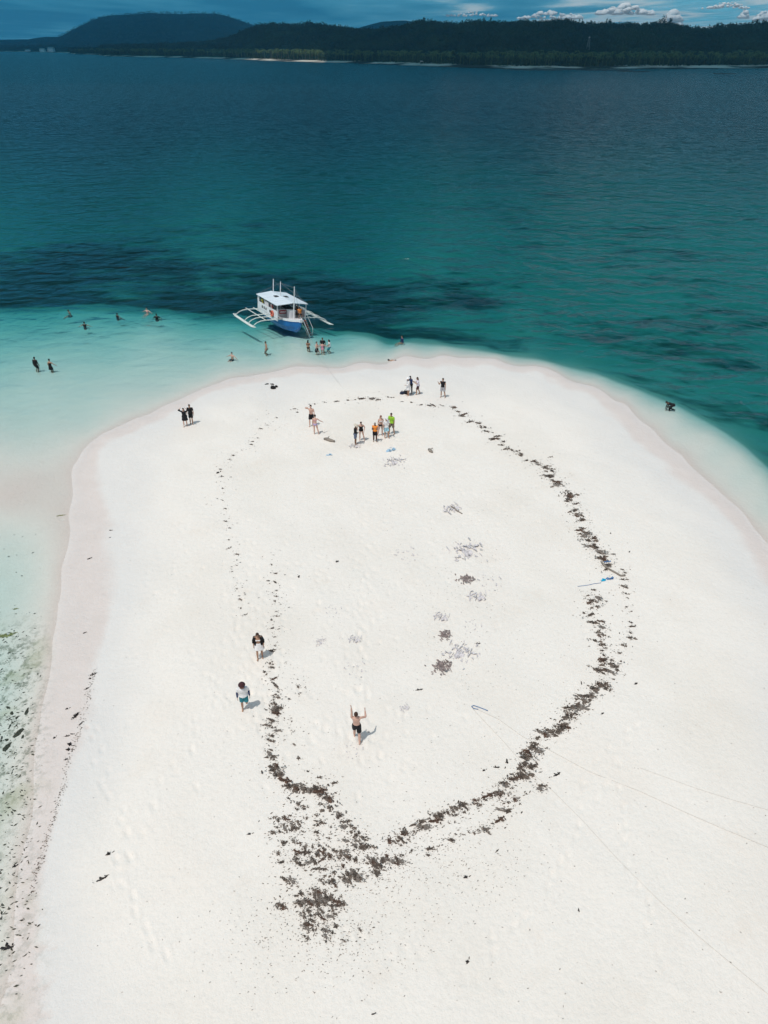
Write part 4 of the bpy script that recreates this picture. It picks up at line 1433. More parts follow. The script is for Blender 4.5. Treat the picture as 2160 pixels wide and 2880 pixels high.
    MB().box(-2.4, 1.2, 1.05, 1.55, 1.142, 1.50).build('bench', dark, e)
    # roof: shallow gable of two slopes
    ze, zr = 2.56, 2.78
    for sg in (1, -1):
        r = MB()
        pts = [(-2.88, sg * 1.84, ze), (2.70, sg * 1.84, ze), (2.86, 0, zr), (-3.0, 0, zr)]
        r.add([(a, b_, c + .03) for a, b_, c in pts] + [(a, b_, c - .03) for a, b_, c in pts],
              [(0, 1, 2, 3), (7, 6, 5, 4), (0, 4, 5, 1), (1, 5, 6, 2), (2, 6, 7, 3), (3, 7, 4, 0)])
        ro = r.build('roof_slope', rfm, e)
        for k in range(1, 8):
            xx = -2.9 + k * .70
            q = MB(); q.tube([(xx, sg * 1.82, ze + .042), (xx, sg * .02, zr + .038)], .014, 5)
            q.build('roof_seam', rfm, ro)
    MB().box(-3.0, 2.86, -.06, .06, zr + .005, zr + .05).build('ridge_cap', rfm, e)
    for cx_, cy_ in ((-.55, -.45), (-.2, .55)):
        zz = zr - abs(cy_) * .12
        MB().box(cx_ - .30, cx_ + .30, cy_ - .22, cy_ + .22, zz + .05, zz + .085).build('dark_roof_panel', dark, e)  # small flat dark slab on each roof slope near the middle mast
    for sg in (1, -1):
        for xx in (2.52, .9, -.8, -2.6):
            MB().tube([(xx, sg * 1.65, 1.0), (xx, sg * 1.70, ze - .03)], .035, 8).build('post', white, e)
        MB().tube([(-2.8, sg * 1.65, ze - .07), (2.6, sg * 1.65, ze - .07)], .03, 6).build('roof_beam', white, e)
    for xx, z0, z1 in ((3.05, 1.1, 4.55), (-.45, 1.1, 4.35), (-2.35, 1.1, 4.25)):
        MB().tube([(xx, 0, z0), (xx, 0, z1 * .6), (xx - .02, 0, z1)], [.062, .056, .04], 10).build('mast', white, e)
    wire = mat('stay_wire', (.25, .28, .30), .5)
    for a, b_ in (((3.05, 0, 4.4), (-.45, 0, 4.2)), ((3.05, 0, 4.4), (.8, 1.9, 2.6)), ((-.45, 0, 4.2), (2.6, 1.8, 2.6)), ((-.45, 0, 4.2), (-2.8, -1.8, 2.6)), ((-2.35, 0, 4.1), (-2.9, 1.8, 2.6)), ((3.05, 0, 4.4), (4.8, 0, 1.5))):
        MB().tube([a, b_], .012, 5).build('stay', wire, e)
    # outriggers
    for sg, xs, (fb, ff) in ((-1, (2.45, 1.15, .05, -2.5), (-3.0, 2.85)), (1, (2.45, 1.0, -.6, -2.6), (-3.8, 3.62))):
        for xx in xs:
            pts = [(xx, 0, 1.02), (xx, sg * 1.3, 1.04), (xx, sg * 2.9, 1.02), (xx, sg * 3.55, .96), (xx, sg * 4.0, .80), (xx, sg * 4.28, .60), (xx, sg * 4.40, .42)]
            MB().tube(pts, [.06, .056, .052, .048, .045, .042, .04], 8).build('outrigger_arm', bam, e)
        for k, dy in enumerate((-.09, .09)):
            MB().tube([(fb, sg * 4.4 + dy, .50), (fb + .5, sg * 4.4 + dy, .38), (0, sg * 4.4 + dy, .36), (ff - .5, sg * 4.4 + dy, .38), (ff + (.12 if k else 0), sg * 4.4 + dy, .46)], [.045, .072, .076, .072, .04], 8).build('float_pole', bam, e)
        for yy in (2.2, 3.1):
            MB().tube([(xs[-1] - .3, sg * yy, 1.10), (xs[0] + .3, sg * yy, 1.11)], .045, 8).build('outrigger_rail', bam, e)
    tag(e, 'white and blue outrigger tour boat with roofed cabin aground in the shallows', 'boat')
    # boarding ladder
    top, ft = Vector((3.45, 1.02, 1.18)), Vector((4.18, 1.62, -.55))
    lad = empty('boarding_ladder'); lad.matrix_world = M
    d = (ft - top)
    side = Vector((-d.y, d.x, 0)).normalized() * .27
    wood = mat('ladder_wood', (.22, .075, .05), .7, .25, 4, .2)
    for sg in (1, -1):
        MB().tube([top + side * sg, ft + side * sg], .035, 6).build('rail', white, lad)
    for k in range(1, 9):
        c = top + d * (k / 8.6)
        q = MB()
        a = c + side; b_ = c - side
        f_ = Vector((d.x, d.y, 0)).normalized() * .11
        q.add([a - f_, a + f_, b_ + f_, b_ - f_] + [p + Vector((0, 0, .035)) for p in (a - f_, a + f_, b_ + f_, b_ - f_)], [(3, 2, 1, 0), (4, 5, 6, 7), (0, 1, 5, 4), (1, 2, 6, 5), (2, 3, 7, 6), (3, 0, 4, 7)])
        q.build('tread', wood, lad)
    hs = side * -1.15 if (M.to_3x3() @ side).x < 0 else side * 1.15
    MB().tube([top + hs, top + hs + Vector((0, 0, .8)), ft + hs + Vector((0, 0, .85)), ft + hs], .028, 6).build('handrail', white, lad)
    tag(lad, 'brown stepped boarding ladder with white handrail at the bow', 'ladder')
    # life ring on the starboard wall
    ring = MB()
    n1, n2 = 24, 10
    for i in range(n1):
        a = 2 * math.pi * i / n1
        for k in range(n2):
            b_ = 2 * math.pi * k / n2
            ring.v.append(((.27 + .075 * math.cos(b_)) * math.cos(a), .075 * math.sin(b_), (.27 + .075 * math.cos(b_)) * math.sin(a)))
    for i in range(n1):
        for k in range(n2): ring.f.append((i * n2 + k, i * n2 + (k + 1) % n2, ((i + 1) % n1) * n2 + (k + 1) % n2, ((i + 1) % n1) * n2 + k))
    ro = ring.build('life_ring', mat('ring_orange', (.62, .12, .06), .5, .1, 5), None, True)
    ro.matrix_world = M @ Matrix.Translation((1.35, -1.77, 1.40))
    tag(ro, 'red-orange life ring hanging on the white side of the boat', 'life ring')

    def aboard(lx, ly, lz): return tuple(M @ Vector((lx, ly, lz)))
    BG = 'people aboard the outrigger boat'
    person('man in orange shirt sitting on the foredeck at the top of the ladder', aboard(2.95, .80, 1.16 - .02), -70, 1.66, 'brown', ('short', 'black'), [('tank', 'orange'), ('shorts', 'black')], ('hold', 'hold'), ('squat', 'squat'), .2, group=BG, vox=.02)
    person('person in dark shirt standing under the front of the boat roof', aboard(1.95, 1.0, 1.15), -40, 1.30, 'brown', ('short', 'black'), [('tee', 'black'), ('shorts', 'bluegrey')], ('hold', 'down'), ('stand', 'stand'), .15, group=BG, vox=.02)
    person('passenger in red shirt leaning at the open side of the boat', aboard(.55, -1.30, 1.15), -150, 1.25, 'brown', ('short', 'black'), [('tee', 'red'), ('shorts', 'black')], ('out', 'out'), ('stand', 'stand'), .3, group=BG, vox=.02)
    person('passenger in yellow shirt at the stern end of the open side', aboard(-2.0, -1.30, 1.15), -150, 1.28, 'brown', ('short', 'black'), [('tee', 'yellow'), ('shorts', 'black')], ('out', 'out'), ('stand', 'stand'), .25, group=BG, vox=.02)
    return M


BOAT_M = build_boat()


def finish_bodies():
    """grow one continuous surface for each body and garment from its overlapping volumes"""
    for o, v, extra, dz, m in PENDING:
        md = o.modifiers.new('surface', 'REMESH'); md.mode = 'VOXEL'; md.voxel_size = v; md.use_smooth_shade = True
        sm = o.modifiers.new('soften', 'SMOOTH'); sm.factor = .5; sm.iterations = 3 if v < .019 else 2
    bpy.context.view_layer.update()
    dg = bpy.context.evaluated_depsgraph_get()
    done = []
    for o, v, extra, dz, m in PENDING:
        done.append((o, bpy.data.meshes.new_from_object(o.evaluated_get(dg)), extra, dz, m))
    for o, me, extra, dz, m in done:
        o.modifiers.clear()
        if extra is not None and extra.v:
            bm = bmesh.new(); bm.from_mesh(me)
            vs = [bm.verts.new(Vector(p) + dz) for p in extra.v]
            for f in extra.f:
                try: bm.faces.new([vs[i] for i in f]).smooth = True
                except ValueError: pass
            bm.to_mesh(me); bm.free()
        me.materials.clear(); me.materials.append(m)
        me.name = o.name
        o.data = me


finish_bodies()


# ------------------------------------------------------------------ beach wrack, coral rubble and other small things
M_WEED = mat('dried_seaweed', (.115, .092, .076), .95, .85, 5, .6)
M_WEED2 = mat('bleached_seaweed', (.20, .175, .155), .95, .35, 14, .5)
M_WET = mat('wet_seaweed', (.016, .011, .010), .6, .4, 14, .6)
M_CORAL = mat('coral_rubble', (.58, .55, .56), .95, .35, 10, .5)
M_CORALB = mat('brown_coral_rubble', (.26, .21, .20), .95, .4, 10, .5)
M_ROCK = mat('algae_rock', (.060, .060, .042), .9, .5, 6, .6)


def clump_mesh(seed, frag=22, mound=1.0, spread=1.0, flat=.22, strand=.30):
    """unit-size tangle: broken low mounds and curled strips"""
    r = np.random.default_rng(seed)
    V, T = [], []
    for q in range(int(round(3 * mound))):
        c = r.normal(0, .16, 2) * [1.4, .7]
        n = 11
        rad = r.uniform(.10, .24)
        b = len(V)
        V.append((c[0], c[1], flat * r.uniform(.5, 1.0)))
        for k in range(n):
            a = 2 * math.pi * k / n
            rr_ = rad * r.uniform(.15, 1.45)
            V.append((c[0] + rr_ * 1.3 * math.cos(a), c[1] + rr_ * math.sin(a), -.03 + r.uniform(0, .09)))
        T += [(b, b + 1 + k, b + 1 + (k + 1) % n) for k in range(n)]
    for q in range(frag):
        c = np.array([*(r.normal(0, .21, 2) * [1.4, .75] * spread), r.uniform(.0, flat * .8)])
        a = r.uniform(0, 6.283); L = r.uniform(.35, 1.0) * strand; w = r.uniform(.02, .055)
        d = np.array([math.cos(a), math.sin(a), r.normal(0, .25)]); nrm = np.array([-math.sin(a), math.cos(a), r.normal(0, .5)])
        b = len(V)
        cur = r.normal(0, .25)
        for t in (-.5, 0, .5):
            p = c + d * (L * t) + nrm * (cur * L * (.25 - t * t)) + np.array([0, 0, (.25 - t * t) * L * .5])
            ww = w * (1 if t == 0 else .45)
            V += [p - nrm * ww, p + nrm * ww]
        T += [(b, b + 2, b + 1), (b + 1, b + 2, b + 3), (b + 2, b + 4, b + 3), (b + 3, b + 4, b + 5)]
    return np.array(V), np.array(T)


CLUMPS = [clump_mesh(500 + k) for k in range(10)]


def mesh_data(name, VT, m):
    o = np_mesh(name, VT[0], VT[1], m)
    me = o.data
    bpy.data.objects.remove(o)
    return me


M_WEED3 = mat('rusty_seaweed', (.095, .058, .042), .95, .6, 6, .5)
CL_ME = [mesh_data('seaweed_clump', c, (M_WEED, M_WEED3, M_WEED, M_WEED2, M_WEED)[k % 5]) for k, c in enumerate(CLUMPS)]
WET_ME = [mesh_data('wet_seaweed_clump', clump_mesh(560 + k, 16, 1.3, .8, .32), M_WET) for k in range(5)]


def put(me, name, x, y, z, size, rot, label, cat, group=None, sx=1.0, sy=1.0, sz=1.0):
    o = bpy.data.objects.new(name, me)
    COL.objects.link(o)
    o.location = (x, y, z)
    o.rotation_euler = (0, 0, rot)
    o.scale = (size * sx, size * sy, size * sz)
    return tag(o, label, cat, group)


# strips of wrack: (u, v, half width px, density, clump size m)
STRIPS = {
    'right': [[(1290, 1156, 7, 1, .7), (1312, 1172, 12, 1.2, .7), (1345, 1192, 14, .9, .6), (1385, 1228, 14, 1.0, .65), (1425, 1252, 14, 1.0, .6), (1455, 1272, 12, .9, .6), (1492, 1296, 10, .9, .6), (1522, 1312, 10, 1.3, .7), (1545, 1334, 16, 1.5, .75),
               (1572, 1366, 16, 1.4, .7), (1592, 1392, 14, 1.3, .7), (1612, 1424, 12, 1.3, .65), (1626, 1452, 12, 1.2, .6), (1637, 1482, 14, 1.1, .6), (1648, 1512, 16, 1.2, .6), (1664, 1536, 16, 1.6, .7), (1684, 1560, 14, 1.8, .75), (1702, 1590, 12, 1.4, .6), (1712, 1606, 12, 1.2, .6)],
              [(1672, 1655, 14, 1.1, .55), (1670, 1690, 14, 1.1, .55), (1668, 1722, 18, 1.2, .55), (1682, 1758, 16, 1.2, .55), (1684, 1792, 16, 1.0, .5), (1690, 1820, 16, 1.1, .5), (1712, 1852, 18, 1.3, .55), (1712, 1884, 22, 1.7, .65), (1686, 1920, 20, 1.5, .6), (1678, 1948, 20, 1.6, .6),
               (1640, 1972, 24, 1.6, .6), (1606, 1996, 20, 1.7, .6), (1588, 2028, 16, 1.6, .55), (1580, 2048, 14, 1.4, .5), (1538, 2064, 18, 1.6, .55), (1500, 2100, 20, 1.4, .5), (1482, 2132, 18, 1.7, .55), (1492, 2158, 18, 1.6, .55), (1462, 2188, 18, 1.3, .5), (1424, 2224, 14, 1.3, .45), (1376, 2244, 14, 1.3, .42),
               (1300, 2268, 18, 1.5, .45), (1250, 2288, 16, 1.5, .45), (1206, 2318, 18, 1.2, .42), (1160, 2346, 20, 1.4, .42), (1110, 2368, 14, 1.3, .42), (1086, 2374, 8, .8, .36)],
              [(1542, 1270, 4, .5, .4), (1548, 1320, 6, .5, .4), (1600, 1350, 6, .4, .35)],
              [(1728, 1560, 8, .3, .3), (1752, 1606, 10, .4, .35), (1760, 1655, 9, .7, .4), (1764, 1700, 8, .6, .35), (1778, 1750, 9, .6, .35), (1764, 1800, 8, .6, .35), (1740, 1838, 8, .4, .3), (1724, 1950, 10, .5, .35)],
              [(1528, 2212, 12, .7, .4), (1500, 2226, 10, .8, .4), (1440, 2250, 12, .4, .3), (1396, 2316, 14, .9, .42), (1378, 2328, 10, .8, .4), (1282, 2350, 12, .4, .3), (1200, 2398, 14, .6, .34), (1140, 2410, 12, .6, .34)]],
    'far': [[(880, 1136, 3, .3, .45), (935, 1130, 3, .5, .5), (985, 1126, 3, .7, .55), (1030, 1122, 4, .9, .6), (1070, 1122, 4, .9, .6), (1100, 1118, 5, .3, .4), (1140, 1130, 3, .6, .5), (1165, 1132, 3, .5, .5), (1190, 1139, 3, .7, .5), (1215, 1142, 3, .5, .5), (1232, 1138, 4, 1.0, .6), (1262, 1146, 5, .8, .55), (1290, 1154, 6, .9, .6)]],
    'left': [[(752, 1566, 12, .5, .26), (776, 1606, 22, .7, .30), (784, 1650, 16, .6, .26), (772, 1700, 20, .6, .26), (778, 1760, 18, .6, .26), (772, 1820, 14, .7, .28), (764, 1862, 10, .8, .4), (762, 1888, 12, .9, .4), (772, 1920, 12, .8, .38), (770, 1950, 16, .9, .42), (778, 1968, 14, 1.0, .42), (766, 1992, 14, 1.1, .42), (780, 2004, 16, 1.2, .45), (750, 2044, 10, .8, .4),
              (776, 2050, 14, .8, .4), (766, 2088, 14, 1.0, .42), (762, 2120, 10, 1.5, .5), (772, 2152, 14, 1.1, .42), (792, 2188, 18, 1.5, .5), (812, 2214, 18, 1.8, .5), (868, 2220, 18, 1.6, .5), (905, 2234, 16, 1.6, .48), (924, 2262, 18, 1.4, .45), (940, 2296, 18, 1.7, .5), (962, 2320, 16, 1.6, .48), (1004, 2338, 10, .8, .4), (1016, 2372, 16, 1.7, .45), (1026, 2392, 12, 1.5, .45)],
             [(800, 1850, 14, .3, .3), (812, 1880, 10, .4, .3), (836, 1910, 10, .3, .28), (822, 1966, 14, .3, .28), (826, 2050, 12, .3, .28), (838, 2110, 14, .3, .28), (854, 2170, 14, .4, .3), (926, 2190, 14, .7, .36), (942, 2206, 10, .8, .36)],
             [(880, 1138, 4, .5, .36), (820, 1152, 6, .4, .3), (760, 1180, 8, .35, .3), (720, 1236, 8, .5, .36), (690, 1262, 10, .5, .32), (640, 1292, 12, .5, .28), (622, 1328, 10, .6, .32), (640, 1350, 20, .6, .28), (628, 1400, 12, .5, .26), (636, 1460, 10, .5, .26), (646, 1530, 10, .5, .24), (658, 1590, 10, .55, .24), (672, 1660, 8, .55, .22), (690, 1740, 8, .55, .22)]],
}
ALLC = []                       # (region, u, v, size, weight)
for reg, lines in STRIPS.items():
    for ln in lines:
        for (u0, v0, w0, d0, s0), (u1, v1, w1, d1, s1) in zip(ln[:-1], ln[1:]):
            L = math.hypot(u1 - u0, (v1 - v0) * 1.2)
            thin = (.60 if v0 > 2060 else .85) if reg == 'left' else .85
            n = max(1, int(round(L / 10.5 * (d0 + d1) / 2 * thin)))
            for k in range(n):
                t = (k + RNG.uniform(0, 1)) / n
                w = w0 + (w1 - w0) * t
                ALLC.append((reg, u0 + (u1 - u0) * t + RNG.normal(0, w * .55), v0 + (v1 - v0) * t + RNG.normal(0, w * .40), (s0 + (s1 - s0) * t) * RNG.uniform(.32, .98)))
# the fan of clumps at the near end of the ring
for u, v, rad, n, sz in [(878, 2588, 58, 10, .28), (902, 2562, 26, 4, .24), (945, 2616, 50, 9, .20), (1022, 2378, 18, 5, .30), (1046, 2428, 14, 5, .30), (1056, 2456, 22, 7, .26), (925, 2535, 26, 7, .30), (896, 2520, 18, 5, .28), (858, 2542, 22, 4, .26), (786, 2548, 14, 4, .26), (1005, 2468, 12, 4, .36), (976, 2468, 14, 4, .34), (1080, 2416, 20, 5, .36), (1120, 2420, 14, 4, .34)]:
    for _ in range(n): ALLC.append(('tail', u + RNG.normal(0, rad * .55), v + RNG.normal(0, rad * .45), sz * RNG.uniform(.6, 1.2)))
POLY = np.array([(756, 2205), (905, 2290), (1000, 2385), (1060, 2400), (1050, 2455), (985, 2490), (965, 2560), (960, 2640), (900, 2570), (846, 2560), (800, 2490), (775, 2390), (745, 2290)], float)


def inside(px, py):
    c = False
    j = len(POLY) - 1
    for i in range(len(POLY)):
        if (POLY[i, 1] > py) != (POLY[j, 1] > py) and px < (POLY[j, 0] - POLY[i, 0]) * (py - POLY[i, 1]) / (POLY[j, 1] - POLY[i, 1]) + POLY[i, 0]: c = not c
        j = i
    return c


cnt = 0
while cnt < 112:
    u, v = RNG.uniform(740, 1065), RNG.uniform(2200, 2650)
    if inside(u, v):
        ALLC.append(('tail', u, v, RNG.uniform(.10, .30))); cnt += 1
def seg(r_, v):
    if r_ == 'right': return ' above the blue scraps' if v < 1570 else (' below the blue scraps' if v < 1880 else (' where it bends inward' if v < 2120 else ' near the bottom tip'))
    if r_ == 'left': return ' behind the two walkers' if v < 1840 else (' level with the bare-backed man' if v < 2130 else ' near the bottom tip')
    if r_ == 'tail': return ', upper half' if v < 2430 else ', lower half'
    return ''


LAB = {'right': 'brown seaweed clump in the right arm of the ring', 'far': 'thin dried seaweed clump on the far side of the ring of wrack', 'left': 'brown seaweed clump in the left arm of the ring', 'tail': 'brown seaweed clump in the fan below the ring'}
pts = [(r_, *place(u, v), s_) for r_, u, v, s_ in ALLC]
segs = [seg(r_, v) for r_, u, v, s_ in ALLC]
order = sorted(range(len(pts)), key=lambda i: -pts[i][4] / math.hypot(pts[i][1], pts[i][2], CAM_H))
extraV, extraT, off = [], [], 0
for rank, i in enumerate(order):
    r_, x, y, z, s_ = pts[i]
    tilt = math.atan2(RNG.normal(0, .5) - (.35 if r_ == 'tail' else 0), 1)
    if rank < 290:
        put(CL_ME[i % 10], 'seaweed_clump', x, y, z, s_ * 1.15, tilt + (math.pi if RNG.random() < .5 else 0), LAB[r_] + segs[i], 'seaweed', 'dried seaweed clumps, ' + r_ + ' part of the ring' + segs[i], sx=RNG.uniform(.9, 1.4), sy=RNG.uniform(.7, 1.1), sz=RNG.uniform(.6, 1.1))
    else:
        V, T = CLUMPS[i % 10]
        c_, q_ = math.cos(tilt), math.sin(tilt)
        P = np.c_[V[:, 0] * c_ - V[:, 1] * q_, V[:, 0] * q_ + V[:, 1] * c_, V[:, 2]] * s_ * 1.1 + (x, y, z)
        extraV.append(P); extraT.append(T + off); off += len(V)
o = np_mesh('seaweed_litter', np.concatenate(extraV), np.concatenate(extraT), M_WEED)
tag(o, 'smaller seaweed tangles between the larger clumps of the ring', kind='stuff')


# loose crumbs of weed around the strips and over the sand
def crumbs(name, label, seeds, m):
    V, T = [], []
    for (x, y, z, L) in seeds:
        a = RNG.normal(0, .7); w = L * RNG.uniform(.10, .24)
        d = np.array([math.cos(a), math.sin(a), 0]); nrm = np.array([-math.sin(a), math.cos(a), 0])
        b = len(V)
        c = np.array([x, y, z + .004])
        V += [c - d * L / 2, c - nrm * w + [0, 0, .02 * RNG.random()], c + nrm * w, c + d * L / 2 + [0, 0, L * .12], c + [0, 0, L * .22]]
        T += [(b, b + 1, b + 4), (b + 1, b + 3, b + 4), (b + 3, b + 2, b + 4), (b + 2, b, b + 4)]
    o = np_mesh(name, np.array(V), np.array(T), m)
    tag(o, label, kind='stuff')


near_u = np.array([(u, v) for r_, u, v, s_ in ALLC])


def many_place(us, vs):
    us, vs = np.asarray(us, float), np.asarray(vs, float)
    z = np.full(len(us), .4)
    dx, dy = (us - 1080) / FPX, -(vs - 1440) / FPX
    ry, rz = CP_ + dy * SP_, -SP_ + dy * CP_
    for _ in range(3):
        t = (CAM_H - z) / -rz
        X_, Y_ = dx * t, ry * t
        z = hgt(X_, Y_)
    return X_, Y_, z


pick = near_u[RNG.integers(0, len(near_u), 4200)] + RNG.normal(0, 1, (4200, 2)) * [20, 15]
cx_, cy_, cz_ = many_place(pick[:, 0], pick[:, 1])
crumbs('seaweed_crumbs', 'dark crumbs of dried seaweed strewn about the wrack ring', list(zip(cx_, cy_, cz_, RNG.uniform(.03, .16, 4200) * RNG.uniform(.5, 1, 4200))), M_WEED)
# paler scatter over the near right and inside the ring
su = np.concatenate([RNG.normal(1180, 170, 900), RNG.normal(900, 160, 700), RNG.uniform(620, 1600, 700), RNG.normal(1250, 90, 300), RNG.uniform(250, 2160, 500)])
sv = np.concatenate([RNG.normal(2430, 70, 900), RNG.normal(2640, 70, 700), RNG.uniform(1250, 2250, 700), RNG.normal(1700, 130, 300), RNG.uniform(1150, 2870, 500)])
cx_, cy_, cz_ = many_place(su, np.clip(sv, 1120, 2880))
crumbs('shell_grit', 'scattered grey crumbs of weed and coral on the white sand', list(zip(cx_, cy_, cz_, RNG.uniform(.025, .085, len(su)))), M_WEED2)
# thin line of crumbs along the left tide mark
tl = np.array([(268, 1880), (252, 1930), (248, 1975), (232, 2030), (216, 2070), (200, 2120), (186, 2160), (180, 2210), (165, 2250), (155, 2290), (140, 2340), (125, 2385), (112, 2430), (100, 2460), (85, 2530)], float)
tt = RNG.uniform(0, len(tl) - 1.001, 420)
ti = tt.astype(int)
tp = tl[ti] + (tl[ti + 1] - tl[ti]) * (tt - ti)[:, None] + RNG.normal(0, 1, (420, 2)) * [5, 4]
cx_, cy_, cz_ = many_place(tp[:, 0], tp[:, 1])
crumbs('tide_line_crumbs', 'thin dark line of weed crumbs along the left tide mark', list(zip(cx_, cy_, cz_, RNG.uniform(.04, .11, 420))), M_WEED)

# single wet clumps on the left beach and lone clumps elsewhere
for u, v, s_, lab in [(239, 1780, .28, 'small black seaweed clump alone on the pink wet sand at the left'), (264, 1896, .42, 'black seaweed clump highest on the left tide mark'), (255, 1908, .34, 'slanting black seaweed strip just below the highest left clump'), (244, 1937, .40, 'hooked black seaweed clump on the left tide mark'),
                      (190, 1993, .36, 'black seaweed clump lying seaward of the left tide mark'), (212, 2014, .72, 'largest black seaweed clump on the left beach'), (229, 2035, .36, 'black seaweed clump just below the largest one on the left beach'), (154, 2074, .30, 'black seaweed clump nearest the left lagoon'),
                      (190, 2070, .36, 'flat black seaweed clump left of the tide mark pair'), (204, 2065, .28, 'small black seaweed clump right of the flat one on the left beach'), (199, 2094, .48, 'forked black seaweed clump lower on the left beach'), (195, 2108, .44, 'long slanting black seaweed strip under the forked clump'),
                      (185, 2136, .32, 'lowest dark clump of the left tide mark row'), (308, 2400, .42, 'curved black seaweed clump alone on the near left sand, upper of two'), (290, 2470, .50, 'winged black seaweed clump alone on the near left sand, lower of two'),
                      (703, 2345, .34, 'thin dark twig of weed left of the fan'), (26, 2664, .62, 'black seaweed clump in the lagoon at the near left edge'), (45, 2435, .36, 'dark clump at the lagoon edge, near left'), (312, 1492, .36, 'upper of two small dark clumps on the left beach'), (309, 1512, .26, 'lower of two small dark clumps on the left beach'),
                      (253, 1571, .36, 'dark clump at the edge of the left wet sand'), (614, 1329, .60, 'dark clump at the corner of the left wrack line'), (1398, 2393, .26, 'small black clump right of the near fan'), (1312, 2466, .42, 'lone dark clump on the open sand right of the fan'), (1627, 2560, .24, 'lone grey clump on the near right sand'),
                      (1315, 2703, .30, 'lone small clump in the near centre sand'), (1052, 2852, .24, 'tiny clump at the near bottom centre'), (1567, 2178, .40, 'reddish black clump just outside the right arm of the ring'), (1788, 1923, .40, 'lone dark clump outside the right arm of the ring'), (1770, 1552, .32, 'small dark flake outside the upper right arm'),
                      (1717, 1500, .28, 'single dark pebble of weed beside the upper right arm'), (1345, 1810, .36, 'small black curled strip inside the ring'), (1362, 2166, .34, 'reddish clump inside the ring, left of three'), (1397, 2158, .34, 'reddish clump inside the ring, middle of three'), (1425, 2142, .46, 'reddish clump inside the ring, right of three'),
                      (1694, 2007, .30, 'black corner clump at the outer bend of the right arm'), (840, 1622, .46, 'brown clump at the left inside the ring, upper'), (948, 1579, .46, 'brown flake of weed inside the ring near the centre'), (1180, 1940, .40, 'brown curl of weed in the middle of the ring'), (836, 1160, .5, 'dark flake near the far left wrack line')]:
    x, y, z = place(u, v)
    put(WET_ME[int(u + v) % 5], 'seaweed_clump', x, y, z, s_ * .66, RNG.normal(.4, .4), lab, 'seaweed', 'single seaweed clumps on the sand', sx=RNG.uniform(.9, 1.3), sy=RNG.uniform(.6, .9), sz=.7)

# coral rubble heaps inside the ring
COR = [mesh_data('coral_heap', clump_mesh(600 + k, n_, mo, sp, .10, st_), M_CORAL) for k, (n_, mo, sp, st_) in enumerate(((58, .35, 1.5, .22), (30, .7, .9, .30), (22, 0, 1.9, .16)))]
CORB = mesh_data('coral_heap', clump_mesh(620, 80, .7, 1.1, .16, .24), M_CORALB)
for u, v, s_, me, lab in [(1244, 1876, 1.0, CORB, 'largest brown heap of dead coral twigs inside the ring'), (1296, 1838, 1.15, COR[0], 'wide pale scatter of coral bits above the largest heap'), (1252, 1786, .72, CORB, 'round grey coral heap, second above the largest'), (1243, 1738, .85, COR[1], 'flat oval coral heap left of the upper pair'), (1334, 1757, .60, COR[2], 'small grey coral heap right of the upper pair'),
                          (1314, 1552, 1.5, COR[0], 'biggest pale coral heap with a dark stone, upper right inside the ring'), (1344, 1680, 1.1, COR[1], 'pale coral heap below the brown patch inside the ring'), (1312, 1630, .9, CORB, 'brown coral patch inside the ring'), (1380, 1630, .9, COR[2], 'thin line of coral bits right of the brown patch'), (1275, 1432, 1.3, COR[1], 'pale coral heap with a grey stick in the upper ring'),
                          (1140, 1552, .9, COR[2], 'faint coral scatter in the upper middle of the ring'), (1110, 1300, 1.2, COR[0], 'grey coral smear below the group of visitors'), (1000, 1800, .7, COR[1], 'small coral scatter in the left middle of the ring'), (1000, 1874, .7, COR[2], 'small coral scatter below another in the left middle of the ring'), (902, 1806, .45, COR[0], 'bluish pale coral knob left of the middle'),
                          (1140, 1992, .5, COR[1], 'little coral scatter above the bare-backed man, right'), (1000, 2104, .5, COR[2], 'little coral scatter at the feet of the bare-backed man'), (940, 1712, .6, COR[2], 'thin coral line left of the middle of the ring'), (1000, 1256, .9, COR[1], 'thin grey coral scatter in front of the visitors')]:
    x, y, z = place(u, v)
    put(me, 'coral_heap', x, y, z, s_, RNG.normal(0, .4), lab, 'coral', 'coral rubble heaps inside the ring', sx=.80, sy=1.35, sz=.7)

# dark rocks and weed mats in the clear lagoon
ROCK_ME = []
for k in range(5):
    r = np.random.default_rng(700 + k)
    bm = bmesh.new(); bmesh.ops.create_icosphere(bm, subdivisions=2, radius=.5)
    for v in bm.verts: v.co *= r.uniform(.75, 1.25); v.co.z *= .5
    me = bpy.data.meshes.new('lagoon_rock'); bm.to_mesh(me); bm.free(); me.materials.append(M_ROCK); ROCK_ME.append(me)
lag = [(26, 1990, .5), (50, 1990, .3), (60, 1996, .26), (78, 1999, .62), (36, 2007, .56), (50, 2019, .5), (44, 2026, .4), (106, 2017, .34), (108, 2030, .28), (32, 2041, .46), (53, 2046, .42), (57, 2058, .8), (44, 2061, .4), (80, 2052, .36), (7, 2073, .5), (35, 2072, .3), (68, 2071, .46), (5, 2086, .46), (24, 2081, .46), (25, 2097, .74), (20, 2110, .4), (61, 2097, .36), (50, 2106, .34), (66, 2110, .3), (22, 1895, .3), (40, 1914, .3), (8, 1932, .3), (5, 1955, .34), (2, 1890, .3), (12, 2170, .3), (70, 2146, .3), (79, 2170, .28), (79, 2213, .26), (79, 2243, .26), (30, 2160, .24), (58, 2230, .22), (12, 2310, .3), (46, 2440, .3), (26, 2520, .28), (20, 2585, .3), (10, 2560, .3), (60, 1722, .3), (100, 1740, .3), (85, 1598, .3), (72, 1596, .26), (120, 1613, .24), (142, 1625, .24), (118, 1590, .24)]
